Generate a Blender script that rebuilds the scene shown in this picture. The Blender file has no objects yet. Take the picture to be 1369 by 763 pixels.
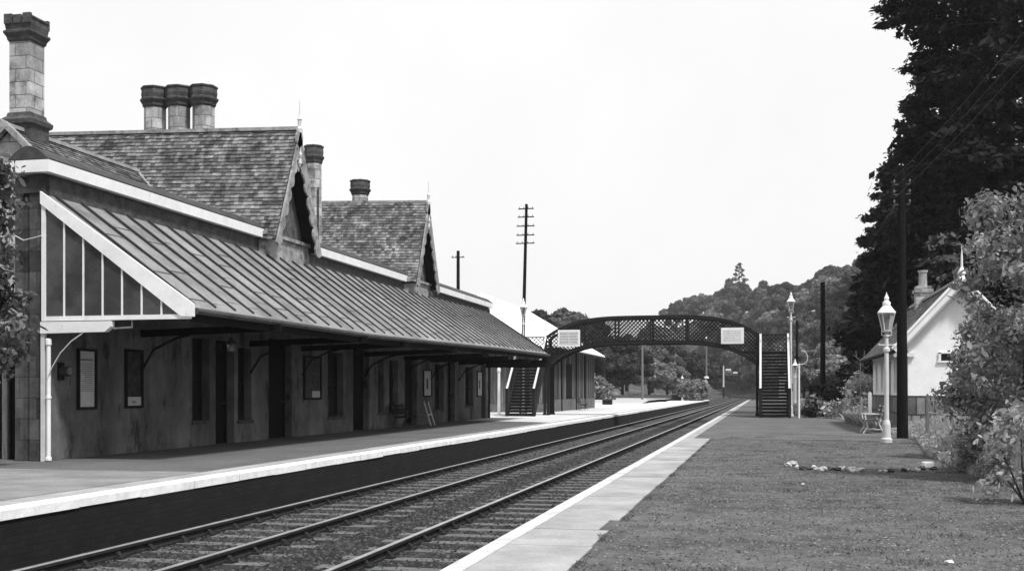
import bpy, bmesh, math, random
import numpy as np
from mathutils import Vector, noise as mnoise

C = bpy.context.scene.collection
S, K = math.sin(math.atan(336/1500.0)), math.cos(math.atan(336/1500.0))
F, HC, HOR = 1500.0, 1.39, 523.0
rnd = random.Random(7)

# ---- where a point of the place lies, measured from the viewpoint (distance D in metres)
def P(px, py, D):
    xr = (px-684.5)/F*D
    return (xr*K - D*S, xr*S + D*K, HC + (HOR-py)/F*D)
def G(px, D, z=0.0):
    p = P(px, HOR, D); return (p[0], p[1], z)
def YW(px, X):                       # Y of the point on plane x = X seen at px
    D = F*X/(K*(px-1020.4)); return (D + S*X)/K

# ------------------------------------------------------------------ materials
def nt(name):
    m = bpy.data.materials.new(name); m.use_nodes = True
    t = m.node_tree; t.nodes.clear()
    return m, t
def N(t, kind, **kw):
    n = t.nodes.new(kind)
    for k, v in kw.items():
        if k.startswith('i_'): n.inputs[k[2:].replace('_', ' ')].default_value = v
        else: setattr(n, k, v)
    return n
def ramp(t, src, a, b, lo, hi):
    r = N(t, 'ShaderNodeMapRange'); r.clamp = True
    t.links.new(src, r.inputs['Value'])
    r.inputs['From Min'].default_value = a; r.inputs['From Max'].default_value = b
    r.inputs['To Min'].default_value = lo; r.inputs['To Max'].default_value = hi
    return r.outputs['Result']
def mul(t, a, b, op='MULTIPLY'):
    n = N(t, 'ShaderNodeMath', operation=op)
    for i, v in enumerate((a, b)):
        if isinstance(v, (int, float)): n.inputs[i].default_value = v
        else: t.links.new(v, n.inputs[i])
    return n.outputs[0]
def noise(t, vec, scale, detail=4, rough=.6, stretch=None):
    n = N(t, 'ShaderNodeTexNoise'); n.inputs['Scale'].default_value = scale
    n.inputs['Detail'].default_value = detail; n.inputs['Roughness'].default_value = rough
    if stretch:
        mp = N(t, 'ShaderNodeMapping'); mp.inputs['Scale'].default_value = stretch
        t.links.new(vec, mp.inputs['Vector']); vec = mp.outputs['Vector']
    t.links.new(vec, n.inputs['Vector'])
    return n.outputs['Fac']
def finish(m, t, val, rough=.85, bump=None, bd=.02, spec=.3, metal=0):
    p = N(t, 'ShaderNodeBsdfPrincipled'); o = N(t, 'ShaderNodeOutputMaterial')
    p.inputs['Roughness'].default_value = rough; p.inputs['Metallic'].default_value = metal
    p.inputs['Specular IOR Level'].default_value = spec
    c = N(t, 'ShaderNodeCombineColor')
    for k in range(3): t.links.new(val, c.inputs[k])
    t.links.new(c.outputs[0], p.inputs['Base Color'])
    if bump is not None:
        b = N(t, 'ShaderNodeBump'); b.inputs['Strength'].default_value = 1; b.inputs['Distance'].default_value = bd
        t.links.new(bump, b.inputs['Height']); t.links.new(b.outputs[0], p.inputs['Normal'])
    t.links.new(p.outputs[0], o.inputs[0])
    return p
def grey(name, v, var=.35, scale=3, fine=40, rough=.85, bd=.01, spec=.25, island=0, stretch=None, metal=0, stain=None, stain2=None):
    m, t = nt(name)
    pos = N(t, 'ShaderNodeNewGeometry').outputs['Position']
    a = noise(t, pos, scale, 5, .65, stretch); b = noise(t, pos, fine, 3, .7)
    val = mul(t, ramp(t, a, .3, .7, v*(1-var), v*(1+var)), ramp(t, b, .25, .75, 1-var*.6, 1+var*.6))
    if island:
        g = N(t, 'ShaderNodeNewGeometry').outputs['Random Per Island']
        val = mul(t, val, ramp(t, g, 0, 1, 1-island, 1+island))
    if stain:                       # dirt with a shape of its own (scale, stretch, threshold, darkest)
        sc, st, th, dk = stain
        s_ = noise(t, pos, sc, 6, .7, st)
        val = mul(t, val, ramp(t, s_, th, th+.12, 1, dk))
    if stain2:
        sc, st, th, dk = stain2
        s2_ = noise(t, pos, sc, 5, .6, st)
        val = mul(t, val, ramp(t, s2_, th-.12, th+.12, 2-dk, dk))
    h = mul(t, a, mul(t, b, .6), 'ADD')
    finish(m, t, val, rough, h, bd, spec, metal)
    return m
def block(name, v, bw, bh, mortar=.012, var=.3, mv=.5, bd=.012, rough=.9, ms=.3, offset=.5, stain=None):
    m, t = nt(name)
    pos = N(t, 'ShaderNodeNewGeometry').outputs['Position']
    s = N(t, 'ShaderNodeSeparateXYZ'); t.links.new(pos, s.inputs[0])
    c = N(t, 'ShaderNodeCombineXYZ'); t.links.new(mul(t, s.outputs[0], s.outputs[1], 'ADD'), c.inputs[0]); t.links.new(s.outputs[2], c.inputs[1])
    b = N(t, 'ShaderNodeTexBrick'); b.offset = offset
    b.inputs['Color1'].default_value = (v*(1-var),)*3+(1,); b.inputs['Color2'].default_value = (v*(1+var),)*3+(1,)
    b.inputs['Mortar'].default_value = (v*mv,)*3+(1,)
    b.inputs['Scale'].default_value = 1; b.inputs['Mortar Size'].default_value = mortar; b.inputs['Mortar Smooth'].default_value = .2
    b.inputs['Brick Width'].default_value = bw; b.inputs['Row Height'].default_value = bh
    t.links.new(c.outputs[0], b.inputs['Vector'])
    r = N(t, 'ShaderNodeRGBToBW'); t.links.new(b.outputs['Color'], r.inputs[0])
    n1 = noise(t, pos, 1.7, 6, .7); n2 = noise(t, pos, 18, 4, .7)
    val = mul(t, mul(t, r.outputs[0], ramp(t, n1, .3, .7, 1-ms, 1+ms)), ramp(t, n2, .3, .7, .85, 1.15))
    if stain:
        sc, st, th, dk = stain
        val = mul(t, val, ramp(t, noise(t, pos, sc, 6, .7, st), th, th+.12, 1, dk))
    h = mul(t, mul(t, b.outputs['Fac'], -1.0), mul(t, n2, .5), 'ADD')
    finish(m, t, val, rough, h, bd)
    return m
def leafmat(name, v, var=.5, trans=.25, clump=.6, rough=.6, spec=.3):
    m, t = nt(name)
    g = N(t, 'ShaderNodeNewGeometry')
    a = noise(t, g.outputs['Position'], clump, 3, .6)
    val = mul(t, ramp(t, a, .3, .7, v*(1-var), v*(1+var)), ramp(t, g.outputs['Random Per Island'], 0, 1, .6, 1.4))
    p = finish(m, t, val, rough, None, 0, spec)
    c = p.inputs['Base Color'].links[0].from_socket
    tr = N(t, 'ShaderNodeBsdfTranslucent'); t.links.new(c, tr.inputs[0])
    mx = N(t, 'ShaderNodeMixShader'); mx.inputs[0].default_value = trans
    o = [n for n in t.nodes if n.type == 'OUTPUT_MATERIAL'][0]
    t.links.new(p.outputs[0], mx.inputs[1]); t.links.new(tr.outputs[0], mx.inputs[2]); t.links.new(mx.outputs[0], o.inputs[0])
    return m
def glassmat(name, tint=.35, dirt=.12, mixd=.5):
    m, t = nt(name)
    pos = N(t, 'ShaderNodeNewGeometry').outputs['Position']
    a = noise(t, pos, 2.5, 5, .7)
    d = N(t, 'ShaderNodeBsdfDiffuse'); c = N(t, 'ShaderNodeCombineColor'); v = ramp(t, a, .3, .7, dirt*.7, dirt*1.3)
    for k in range(3): t.links.new(v, c.inputs[k])
    t.links.new(c.outputs[0], d.inputs[0])
    tr = N(t, 'ShaderNodeBsdfTransparent'); tr.inputs[0].default_value = (tint, tint, tint, 1)
    gl = N(t, 'ShaderNodeBsdfGlossy'); gl.inputs['Roughness'].default_value = .12
    f = N(t, 'ShaderNodeFresnel'); f.inputs[0].default_value = 1.45
    m1 = N(t, 'ShaderNodeMixShader'); m1.inputs[0].default_value = mixd
    t.links.new(tr.outputs[0], m1.inputs[1]); t.links.new(d.outputs[0], m1.inputs[2])
    m2 = N(t, 'ShaderNodeMixShader'); t.links.new(f.outputs[0], m2.inputs[0]); t.links.new(m1.outputs[0], m2.inputs[1]); t.links.new(gl.outputs[0], m2.inputs[2])
    o = N(t, 'ShaderNodeOutputMaterial'); t.links.new(m2.outputs[0], o.inputs[0])
    return m

M_WHITE = grey('white_paint', .72, .10, 2, 30, .55, .002, .4, stain=(6, (1, 1, .6), .62, .72))
M_POST  = grey('post_paint', .52, .12, 5, 40, .5, .002, .4)
M_EDGER = grey('worn_edge_paint', .46, .2, 2.5, 25, .8, .006, .2, stain=(3, None, .6, .6))
M_EDGE  = grey('edge_paint', .72, .16, 4, 25, .8, .006, .2, stain=(5, None, .63, .45))
M_SLAB  = grey('concrete_slab', .285, .28, 1.1, 30, .9, .006, .2, stain=(1.3, None, .62, .72))
M_BLACKMETAL = grey('dark_iron', .016, .3, 4, 40, .75, .003, .15)
M_IRON  = grey('weathered_iron', .045, .45, 3, 30, .7, .003, .3)
M_WOOD  = grey('creosoted_wood', .010, .35, 3, 30, .95, .006, .05, stretch=(6, 6, .5))
M_GREYWOOD = grey('grey_wood', .14, .35, 4, 30, .9, .006, .15, stretch=(6, 6, .6))
M_DARK  = grey('dark_paint', .011, .25, 3, 30, .75, .003, .12)
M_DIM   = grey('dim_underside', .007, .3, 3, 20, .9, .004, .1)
M_STONE = block('ashlar_stone', .33, .62, .33, .010, .35, .35, .01, .9, .5, stain=(1.5, (1, 1, .8), .53, .42))
M_STONEP= grey('pale_stone', .27, .4, 2.2, 18, .9, .02, .2, stain=(3, None, .52, .4))
M_STONED= grey('sooty_stone', .065, .5, 4, 25, .95, .03, .2)
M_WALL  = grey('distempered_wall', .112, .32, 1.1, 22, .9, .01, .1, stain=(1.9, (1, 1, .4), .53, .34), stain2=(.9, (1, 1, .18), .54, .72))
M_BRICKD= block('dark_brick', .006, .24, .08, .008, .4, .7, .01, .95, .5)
M_GABLE = grey('gable_stone', .10, .5, 3, 20, .95, .03, .2, stain=(4, None, .5, .4))
M_PIER  = block('pier_stone', .055, .75, .42, .008, .5, .6, .012, .95, .6)
M_SLATE = grey('slates', .15, .5, .9, 22, .85, .010, .2, island=.6, stain=(2.0, None, .44, .62))
M_SLATED= grey('slate_bed', .02, .3, 3, 22, .9, .01, .2)
M_RIDGE = grey('ridge_stone', .3, .3, 3, 20, .9, .01, .2)
M_LEAD  = grey('lead_sheet', .185, .38, .8, 14, .7, .005, .3, stain=(1.1, (1, 1, 1.6), .52, .72))
M_ROLL  = grey('lead_roll', .028, .3, 3, 20, .8, .004, .2)
M_GLASS = glassmat('dirty_glass', .35, .075, .65)
M_PANE  = glassmat('window_glass', .12, .03, .5)
M_LANT  = glassmat('lantern_glass', .8, .5, .3)
M_RAIL  = grey('rail_steel', .42, .25, 3, 30, .35, .002, .6, metal=.5)
M_RUST  = grey('rusty_web', .022, .3, 6, 40, .9, .004, .1)
M_SLEEP = grey('sleeper_wood', .105, .5, 2.5, 30, .9, .01, .15, stretch=(1, 9, 4), island=.5)
M_BALL  = grey('ballast', .03, .5, 1.3, 26, .95, .05, .1, stain=(9, None, .5, .45))
M_BSTONE= grey('ballast_stones', .042, .3, 4, 30, .95, .01, .1, island=.75)
M_GRAVEL= grey('gravel', .092, .42, 2.2, 30, .97, .02, .08, stain=(15, None, .53, .55), stain2=(.45, (.6, 1, 1), .5, .84))
M_TARMAC= grey('worn_tarmac', .105, .3, .7, 24, .95, .01, .1, stain=(1.2, (.4, 1, 1), .6, 1.3))
M_PLATL = grey('left_platform_surface', .105, .22, .5, 22, .95, .01, .1, stain=(1.2, (.5, 1, 1), .62, .7))
M_SUNLIT = grey('sunlit_pale_ground', .5, .16, .6, 20, .95, .01, .1)
M_GROUND= grey('rough_grass', .06, .4, .25, 4, .98, .05, .1)
M_FIELD = grey('pale_field', .36, .25, .12, 3, .98, .05, .1)
M_GRASS = leafmat('grass_blades', .42, .35, .35, .8, .8, .1)
M_WEED  = leafmat('weed_leaves', .30, .45, .35, .8)
M_FIR   = leafmat('fir_needles', .017, .5, .06, .35, .8, .08)
M_OAK   = leafmat('oak_leaves', .10, .6, .2, .12, .8, .1)
M_OAKD  = leafmat('dark_leaves', .04, .5, .15, .15, .8, .1)
M_OAKP  = leafmat('pale_leaves', .2, .45, .25, .15, .8, .1)
M_RHODO = leafmat('broad_leaves', .26, .4, .25, 1.1, .6, .25)
M_IVY   = leafmat('small_dark_leaves', .10, .6, .2, 1.5, .5, .3)
M_HEDGE = leafmat('hedge_leaves', .018, .4, .1, 2, .8, .1)
M_BARK  = grey('bark', .04, .4, 3, 20, .95, .02, .1, stretch=(5, 5, .8))
M_BOARD = grey('weathered_boards', .075, .6, 1.6, 30, .9, .006, .15, island=.85, stretch=(5, 5, .35))
M_SHEDR = grey('pale_shed_roof', .78, .06, .5, 10, .8, .004, .2)
M_ROCK  = grey('garden_stones', .30, .4, 5, 30, .9, .02, .2, island=.65)
M_CHALK = grey('white_rock', .6, .2, 7, 30, .9, .02, .2)
M_PAPER = grey('paper', .42, .12, 3, 30, .7, .001, .2)
M_SIGN  = grey('sign_face', .66, .05, 3, 30, .5, .001, .3)
M_INK   = grey('ink', .16, .1, 3, 30, .7, .001, .2)
M_INKD  = grey('dark_ink', .05, .1, 3, 30, .7, .001, .2)
M_POT   = grey('chimney_pot', .3, .3, 5, 30, .9, .005, .2)
M_COTR  = grey('cottage_slates', .17, .35, 1.5, 22, .85, .008, .2, island=.35)
M_COTW  = grey('limewashed_wall', .78, .09, 1.2, 20, .8, .012, .2, stain=(1.2, (1, 1, .3), .62, .8))

# ------------------------------------------------------------------ geometry
class MB:
    def __init__(s): s.v = []; s.f = []
    def add(s, vs, fs):
        o = len(s.v); s.v += [tuple(map(float, q)) for q in vs]; s.f += [tuple(i+o for i in g) for g in fs]; return s
    def box(s, x0, x1, y0, y1, z0, z1):
        return s.add([(x0,y0,z0),(x1,y0,z0),(x1,y1,z0),(x0,y1,z0),(x0,y0,z1),(x1,y0,z1),(x1,y1,z1),(x0,y1,z1)],
                     [(0,3,2,1),(4,5,6,7),(0,1,5,4),(1,2,6,5),(2,3,7,6),(3,0,4,7)])
    def bar(s, a, b, w, h, up=(0,0,1)):
        a, b = Vector(a), Vector(b); d = (b-a).normalized(); u = Vector(up)
        r = d.cross(u)
        if r.length < 1e-4: r = d.cross(Vector((1,0,0)))
        r.normalize(); u = r.cross(d)
        r *= w/2; u *= h/2
        vs = [p+q for p in (a, b) for q in (-r-u, r-u, r+u, -r+u)]
        return s.add(vs, [(0,3,2,1),(4,5,6,7),(0,1,5,4),(1,2,6,5),(2,3,7,6),(3,0,4,7)])
    def tube(s, pts, rad, n=8, caps=True):
        pts = [Vector(p) for p in pts]
        if not isinstance(rad, (list, tuple)): rad = [rad]*len(pts)
        rings = []; o = len(s.v)
        for i, p in enumerate(pts):
            d = (pts[min(i+1, len(pts)-1)]-pts[max(i-1, 0)]).normalized()
            a = d.cross(Vector((0,1,0) if abs(d.y) < .9 else (1,0,0))).normalized(); b = d.cross(a)
            for k in range(n):
                t = 2*math.pi*k/n
                s.v.append(tuple(p+(a*math.cos(t)+b*math.sin(t))*rad[i]))
        for i in range(len(pts)-1):
            for k in range(n):
                s.f.append((o+i*n+k, o+i*n+(k+1)%n, o+(i+1)*n+(k+1)%n, o+(i+1)*n+k))
        if caps:
            s.f.append(tuple(o+k for k in range(n))[::-1]); s.f.append(tuple(o+(len(pts)-1)*n+k for k in range(n)))
        return s
    def lathe(s, c, prof, n=16, rot=0.0):
        o = len(s.v); c = Vector(c)
        for r, z in prof:
            for k in range(n):
                t = 2*math.pi*k/n+rot
                s.v.append((c.x+r*math.cos(t), c.y+r*math.sin(t), c.z+z))
        for i in range(len(prof)-1):
            for k in range(n):
                s.f.append((o+i*n+k, o+i*n+(k+1)%n, o+(i+1)*n+(k+1)%n, o+(i+1)*n+k))
        s.f.append(tuple(o+k for k in range(n))[::-1]); s.f.append(tuple(o+(len(prof)-1)*n+k for k in range(n)))
        return s
    def prism(s, poly, ext):                # polygon swept along a vector
        n = len(poly); e = Vector(ext)
        vs = [Vector(p) for p in poly]+[Vector(p)+e for p in poly]
        return s.add(vs, [tuple(range(n))[::-1], tuple(range(n, 2*n))]+[(i, (i+1)%n, n+(i+1)%n, n+i) for i in range(n)])
    def quad(s, a, b, c, d): return s.add([a, b, c, d], [(0,1,2,3)])
    def build(s, name, mat, parent=None, org=(0,0,0), smooth=False, recalc=True):
        me = bpy.data.meshes.new(name)
        me.from_pydata([(x-org[0], y-org[1], z-org[2]) for x, y, z in s.v], [], s.f)
        if recalc and len(s.f) < 60000:
            b = bmesh.new(); b.from_mesh(me); bmesh.ops.recalc_face_normals(b, faces=b.faces); b.to_mesh(me); b.free()
        me.materials.append(mat)
        if smooth:
            me.polygons.foreach_set('use_smooth', [True]*len(me.polygons))
        o = bpy.data.objects.new(name, me); C.objects.link(o)
        if parent is not None: o.parent = parent
        return o
def polys(name, V, mat, parent=None):       # V: (n, k, 3) loose polygons
    n, k = V.shape[:2]
    me = bpy.data.meshes.new(name)
    me.vertices.add(n*k); me.vertices.foreach_set('co', V.reshape(-1).astype(np.float32))
    me.loops.add(n*k); me.loops.foreach_set('vertex_index', np.arange(n*k, dtype=np.int32))
    me.polygons.add(n); me.polygons.foreach_set('loop_start', np.arange(0, n*k, k, dtype=np.int32))
    me.polygons.foreach_set('loop_total', np.full(n, k, dtype=np.int32))
    me.update(); me.materials.append(mat)
    o = bpy.data.objects.new(name, me); C.objects.link(o)
    if parent is not None: o.parent = parent
    return o
def tag(o, label=None, cat=None, group=None, kind=None):
    if label: o['label'] = label
    if cat: o['category'] = cat
    if group: o['group'] = group
    if kind: o['kind'] = kind
    return o
def thing(name, loc, label, cat, group=None, rz=0):
    o = bpy.data.objects.new(name, None); C.objects.link(o); o.location = loc; o.rotation_euler = (0, 0, rz)
    o.empty_display_size = .2
    return tag(o, label, cat, group)
def dup(root, loc, label=None, group=None, rz=None, sc=None):
    def cp(o, par):
        c = o.copy(); C.objects.link(c)
        if par is not None: c.parent = par
        for ch in list(o.children): cp(ch, c)
        return c
    r = cp(root, None); r.location = loc
    if rz is not None: r.rotation_euler = (0, 0, rz)
    if sc is not None: r.scale = sc if isinstance(sc, tuple) else (sc,)*3
    if label: r['label'] = label
    if group: r['group'] = group
    return r

# ------------------------------------------------------------------ terrain
PE = 187.0                                             # platform ends
def curve(y): return -max(0.0, y-300)**2/1500.0
def ridge(px):
    xs = [-3000, 560, 700, 860, 905, 935, 985, 1040, 1095, 1145, 1220, 1400, 2500]
    zs = [0, 0, 0, 12, 30, 35, 38, 32, 31, 30, 30, 30, 25]
    return float(np.interp(px, xs, zs))
def terr(x, y):
    D = -x*S+y*K
    if D < 20: return -.06
    px = 684.5+F*(x*K+y*S)/D
    t = min(1, max(0, (D-float(np.interp(px, [1000, 1050], [400, 185])))/150)); t = t*t*(3-2*t)
    c = abs(x-curve(y)+5.5); k = max(min(1, max(0, (c-5)/30)), min(1, max(0, (y-395)/125))); k = k*k*(3-2*k)
    z = ridge(px)*t*k
    u = min(1, max(0, (D-152)/35)); z += 2.0*u*k*(1 if px < 960 else 0.2)
    return z-.06
def ground():
    xs = [-700,-500,-300,-200,-150,-125,-105,-90,-75,-60,-52,-45,-40,-35,-28,-22,-16,-12,-9.5,-9.2,-8,-3,-1.9,-1.6,2,6,9,13,18,25,35,50,70,95,110,130,155,180,215,260,320,400,800]
    ys = [-60,-30,-10]+list(range(0, 120, 10))+list(range(120, 600, 9))+[650,750,900]
    V = []; 
    for y in ys:
        for x in xs:
            X = x+curve(y)
            z = terr(X, y)
            if -9.3 < x < -1.8: z = -.74+max(0, z) if y < 430 else z
            V.append((X, y, z))
    n = len(xs); f = [(j*n+i, j*n+i+1, (j+1)*n+i+1, (j+1)*n+i) for j in range(len(ys)-1) for i in range(n-1)]
    return MB().add(V, f).build('ground', M_GROUND, smooth=False)
tag(ground(), kind='structure')

# pale meadow left, beyond the shed
m = MB(); xs = np.linspace(-75, -13.5, 14); ys = np.linspace(100, 235, 16)
for j in range(15):
    for i in range(13):
        q = [(xs[i],ys[j]),(xs[i+1],ys[j]),(xs[i+1],ys[j+1]),(xs[i],ys[j+1])]
        m.quad(*[(x+curve(y), y, terr(x+curve(y), y)+(.35 if y > 135 else .02)) for x, y in q])
tag(m.build('meadow', M_FIELD, recalc=False), kind='structure')

# ballast bed
m = MB(); ys = [-8]+list(np.arange(0, 420, 6.0))
for a, b in zip(ys[:-1], ys[1:]):
    m.quad((-8.9+curve(a), a, -.715), (-2.2+curve(a), a, -.715), (-2.2+curve(b), b, -.715), (-8.9+curve(b), b, -.715))
tag(m.build('ballast_bed', M_BALL, recalc=False), kind='structure')

# left platform
XL, XR = -8.66, -2.45
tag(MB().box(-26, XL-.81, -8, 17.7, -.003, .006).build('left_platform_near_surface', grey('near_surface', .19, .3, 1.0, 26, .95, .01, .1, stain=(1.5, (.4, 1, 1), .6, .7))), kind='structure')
tag(MB().box(-26, XL-.45, -8, PE, -.73, -.004).build('left_platform', M_PLATL), kind='structure')
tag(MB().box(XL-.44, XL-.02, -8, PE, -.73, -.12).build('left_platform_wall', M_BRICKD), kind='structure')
m = MB(); y = -8.0; k = 0
while y < PE:                                           # coping stones, white edge
    w = 1.5+rnd.uniform(-.1, .1); m.box(XL-.36, XL+rnd.uniform(-.014, .010), y, min(PE, y+w-rnd.choice([.01, .012, .03])), -.118+rnd.uniform(-.012, .01), rnd.uniform(-.004, .004)); y += w
tag(m.build('left_platform_edge', M_EDGE), kind='structure')
tag(MB().box(XL-.80, XL-.375, -8, PE, -.1, .0).build('left_platform_edge_slabs', M_SLAB), kind='structure')
tag(MB().add([(-24, 57.6, .004), (-9.3, 49.5, .004), (-9.3, PE, .004), (-24, PE, .004)], [(0,1,2,3)]).build('left_platform_sunlit_surface', M_SUNLIT, recalc=False), kind='structure')  # pale surface with sunlight put in its colour; slanted edge follows canopy shadow

# right platform
tag(MB().box(XR+.3, 9, -8, PE, -.73, -.012).build('right_platform', M_GRAVEL), kind='structure')
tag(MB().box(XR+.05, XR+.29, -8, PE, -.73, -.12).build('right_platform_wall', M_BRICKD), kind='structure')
m = MB(); y = -8.0
while y < PE:
    m.box(XR, XR+.17, y, min(PE, y+1.79), -.118, .003+rnd.uniform(-.002, .002)); y += 1.8
tag(m.build('right_platform_white_line', M_EDGER), kind='structure')
m = MB(); y = -8.0; k = 0
edge = {0: -1.51, 1: -1.51}
while y < 33:
    x1 = -1.50 if y < 9.2 else (-1.52 if y < 10.2 else (-1.62 if y < 11.3 else -1.53))
    x1 += rnd.uniform(-.006, .006); h = rnd.uniform(-.002, .003)
    w = [1.2, .9, 1.5][k % 3]
    m.box(XR+.175, x1, y, y+w-.012, -.1, h); y += w; k += 1
tag(m.build('right_platform_slabs', M_SLAB), kind='structure')
m = MB(); 
while y < PE:
    m.box(XR+.175, XR+.43, y, min(PE, y+1.19), -.1, 0.0); y += 1.2
tag(m.build('right_platform_far_slabs', M_SLAB), kind='structure')
tag(MB().add([(XR+.44, 33.2, -.006), (9, 33.8, -.006), (9, PE, -.006), (XR+.44, PE, -.006)], [(0,1,2,3)]).build('right_platform_tarmac', M_TARMAC, recalc=False), kind='structure')

# gravel grit, loose stones on the right platform and ballast stones
def stones(n, fx, fy, fz, smin, smax, seed, flat=.6):
    r = np.random.default_rng(seed)
    x = r.uniform(fx[0], fx[1], n); y = fy(r, n); s = r.uniform(smin, smax, n)
    ang = r.uniform(0, 2*math.pi, n)
    base = np.array([[1,0,0],[0,1,0],[-1,0,0],[0,-1,0],[0,0,1],[.0,0,-.4]], float)
    tri = np.array([[0,1,4],[1,2,4],[2,3,4],[3,0,4]])
    V = base[None]*s[:,None,None]*r.uniform(.6, 1.3, (n,6,1)); V[:,:,2] *= flat
    ca, sa = np.cos(ang)[:,None], np.sin(ang)[:,None]
    X = V[:,:,0]*ca-V[:,:,1]*sa+x[:,None]; Y = V[:,:,0]*sa+V[:,:,1]*ca+y[:,None]; Z = V[:,:,2]+fz
    W = np.stack([X,Y,Z], 2)
    # closed islands: shared vertices
    f = (np.arange(n)[:,None,None]*6+tri[None]).reshape(-1,3)
    return W.reshape(-1,3), f
def stone_obj(name, W, f, mat):
    me = bpy.data.meshes.new(name); me.vertices.add(len(W)); me.vertices.foreach_set('co', W.reshape(-1).astype(np.float32))
    me.loops.add(len(f)*3); me.loops.foreach_set('vertex_index', f.reshape(-1).astype(np.int32))
    me.polygons.add(len(f)); me.polygons.foreach_set('loop_start', np.arange(0, len(f)*3, 3, dtype=np.int32)); me.polygons.foreach_set('loop_total', np.full(len(f), 3, dtype=np.int32))
    me.update(); me.materials.append(mat); o = bpy.data.objects.new(name, me); C.objects.link(o); return o
near = lambda a, b: (lambda r, n: a+(b-a)*r.random(n)**1.8)
W, f = stones(70000, (-1.5, 8.6), near(4, 34), -.010, .006, .019, 1)
tag(stone_obj('loose_gravel', W, f, grey('grit', .11, .2, 4, 30, .95, .004, .08, island=.8)), 'loose grey grit covering the near platform surface', 'gravel', kind='stuff')
W, f = stones(45000, (-8.6, -2.6), near(3, 60), -.714, .02, .045, 2, .7)
tag(stone_obj('ballast_stones', W, f, M_BSTONE), 'dark broken stone ballast between the rails and sleepers', 'ballast', kind='stuff')
W, f = stones(14000, (-13.9, -9.2), near(10, 50), -.003, .005, .014, 3, .5)
tag(stone_obj('platform_grit', W, f, grey('grit_dark', .11, .2, 4, 30, .95, .004, .08, island=.6)), 'fine grit on the station side platform', 'gravel', kind='stuff')

# ------------------------------------------------------------------ track
RZ = -.56
RX = [-7.955, -6.45, -4.645, -3.14]
names = ['worn steel rail nearest the station platform wall', 'inner rail of the far track beside the six foot gap', 'inner rail of the near track beside the six foot gap', 'rail running close under the right platform edge']
def rail(xc):
    prof = [(-.036,0),(-.036,-.035),(-.010,-.05),(-.010,-.105),(-.034,-.115),(-.034,-.145),(.034,-.145),(.034,-.115),(.010,-.105),(.010,-.05),(.036,-.035),(.036,0)]
    ys = [-6]+list(range(0, 176, 8))+list(range(180, 420, 4))
    m = MB(); n = len(prof); top = MB()
    for y in ys:
        for a, b in prof: m.v.append((xc+a+curve(y), y, RZ-.006+b))
    for j in range(len(ys)-1):
        for i in range(n-1):
            m.f.append((j*n+i, j*n+i+1, (j+1)*n+i+1, (j+1)*n+i))
    for j in range(len(ys)-1):
        a, b = ys[j], ys[j+1]; ca, cb = xc+curve(a), xc+curve(b)
        top.add([(ca-.035,a,RZ),(ca+.035,a,RZ),(cb+.035,b,RZ),(cb-.035,b,RZ),(ca-.035,a,RZ-.008),(ca+.035,a,RZ-.008),(cb+.035,b,RZ-.008),(cb-.035,b,RZ-.008)],
                [(0,1,2,3),(4,7,6,5),(1,5,6,2),(0,3,7,4)])
    return m, top
for xc, nm in zip(RX, names):
    r = thing('rail', (xc, 0, RZ-.15), nm, 'rail', 'running rails of the two tracks'); w, t_ = rail(xc)
    w.build('rail_web', M_RUST, r, r.location); t_.build('rail_head', M_RAIL, r, r.location)
def chair_mb(x):
    m = MB(); m.box(x-.14, x+.14, -.07, .07, 0, .03); m.prism([(x-.11,-.035,.03),(x-.045,-.035,.03),(x-.045,-.035,.09),(x-.06,-.035,.09)], (0,.07,0))
    m.prism([(x+.11,-.035,.03),(x+.045,-.035,.03),(x+.045,-.035,.09),(x+.06,-.035,.09)], (0,.07,0)); return m
sl = thing('sleeper', (0,0,0), 'x', 'sleeper')
b = MB(); b.box(-1.3, 1.3, -.125, .125, -.12, 0)
b.build('timber', M_SLEEP, sl)
for x in (-.7525, .7525): chair_mb(x).build('rail_chair', M_RUST, sl)
first = True
for t_i, cx in enumerate((-7.2, -3.89)):
    side = ['far', 'near'][t_i]
    for k in range(150):
        y = 4.2+k*.77+rnd.uniform(-.04, .04)
        loc = (cx+rnd.uniform(-.03, .03), y, -.702+rnd.uniform(-.008, .004))
        lab = 'timber sleeper with iron chairs under the two rails of the %s track' % (['station side', 'right hand'][t_i])
        grp = 'sleepers of the %s track' % (['station side', 'right hand'][t_i])
        if first: sl.location = loc; sl['label'] = lab; sl['group'] = grp; sl.rotation_euler = (0,0,0); first = False
        else: dup(sl, loc, lab, grp, rz=rnd.uniform(-.012, .012))
m = MB()
for cx in (-7.2, -3.89):
    y = 4.2+150*.77
    while y < 400: m.box(cx-1.3+curve(y), cx+1.3+curve(y), y-.125, y+.125, -.8, -.702); y += .77
tag(m.build('far_sleepers', M_SLEEP), 'distant sleepers running on under both tracks', 'sleepers', kind='stuff')

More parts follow.
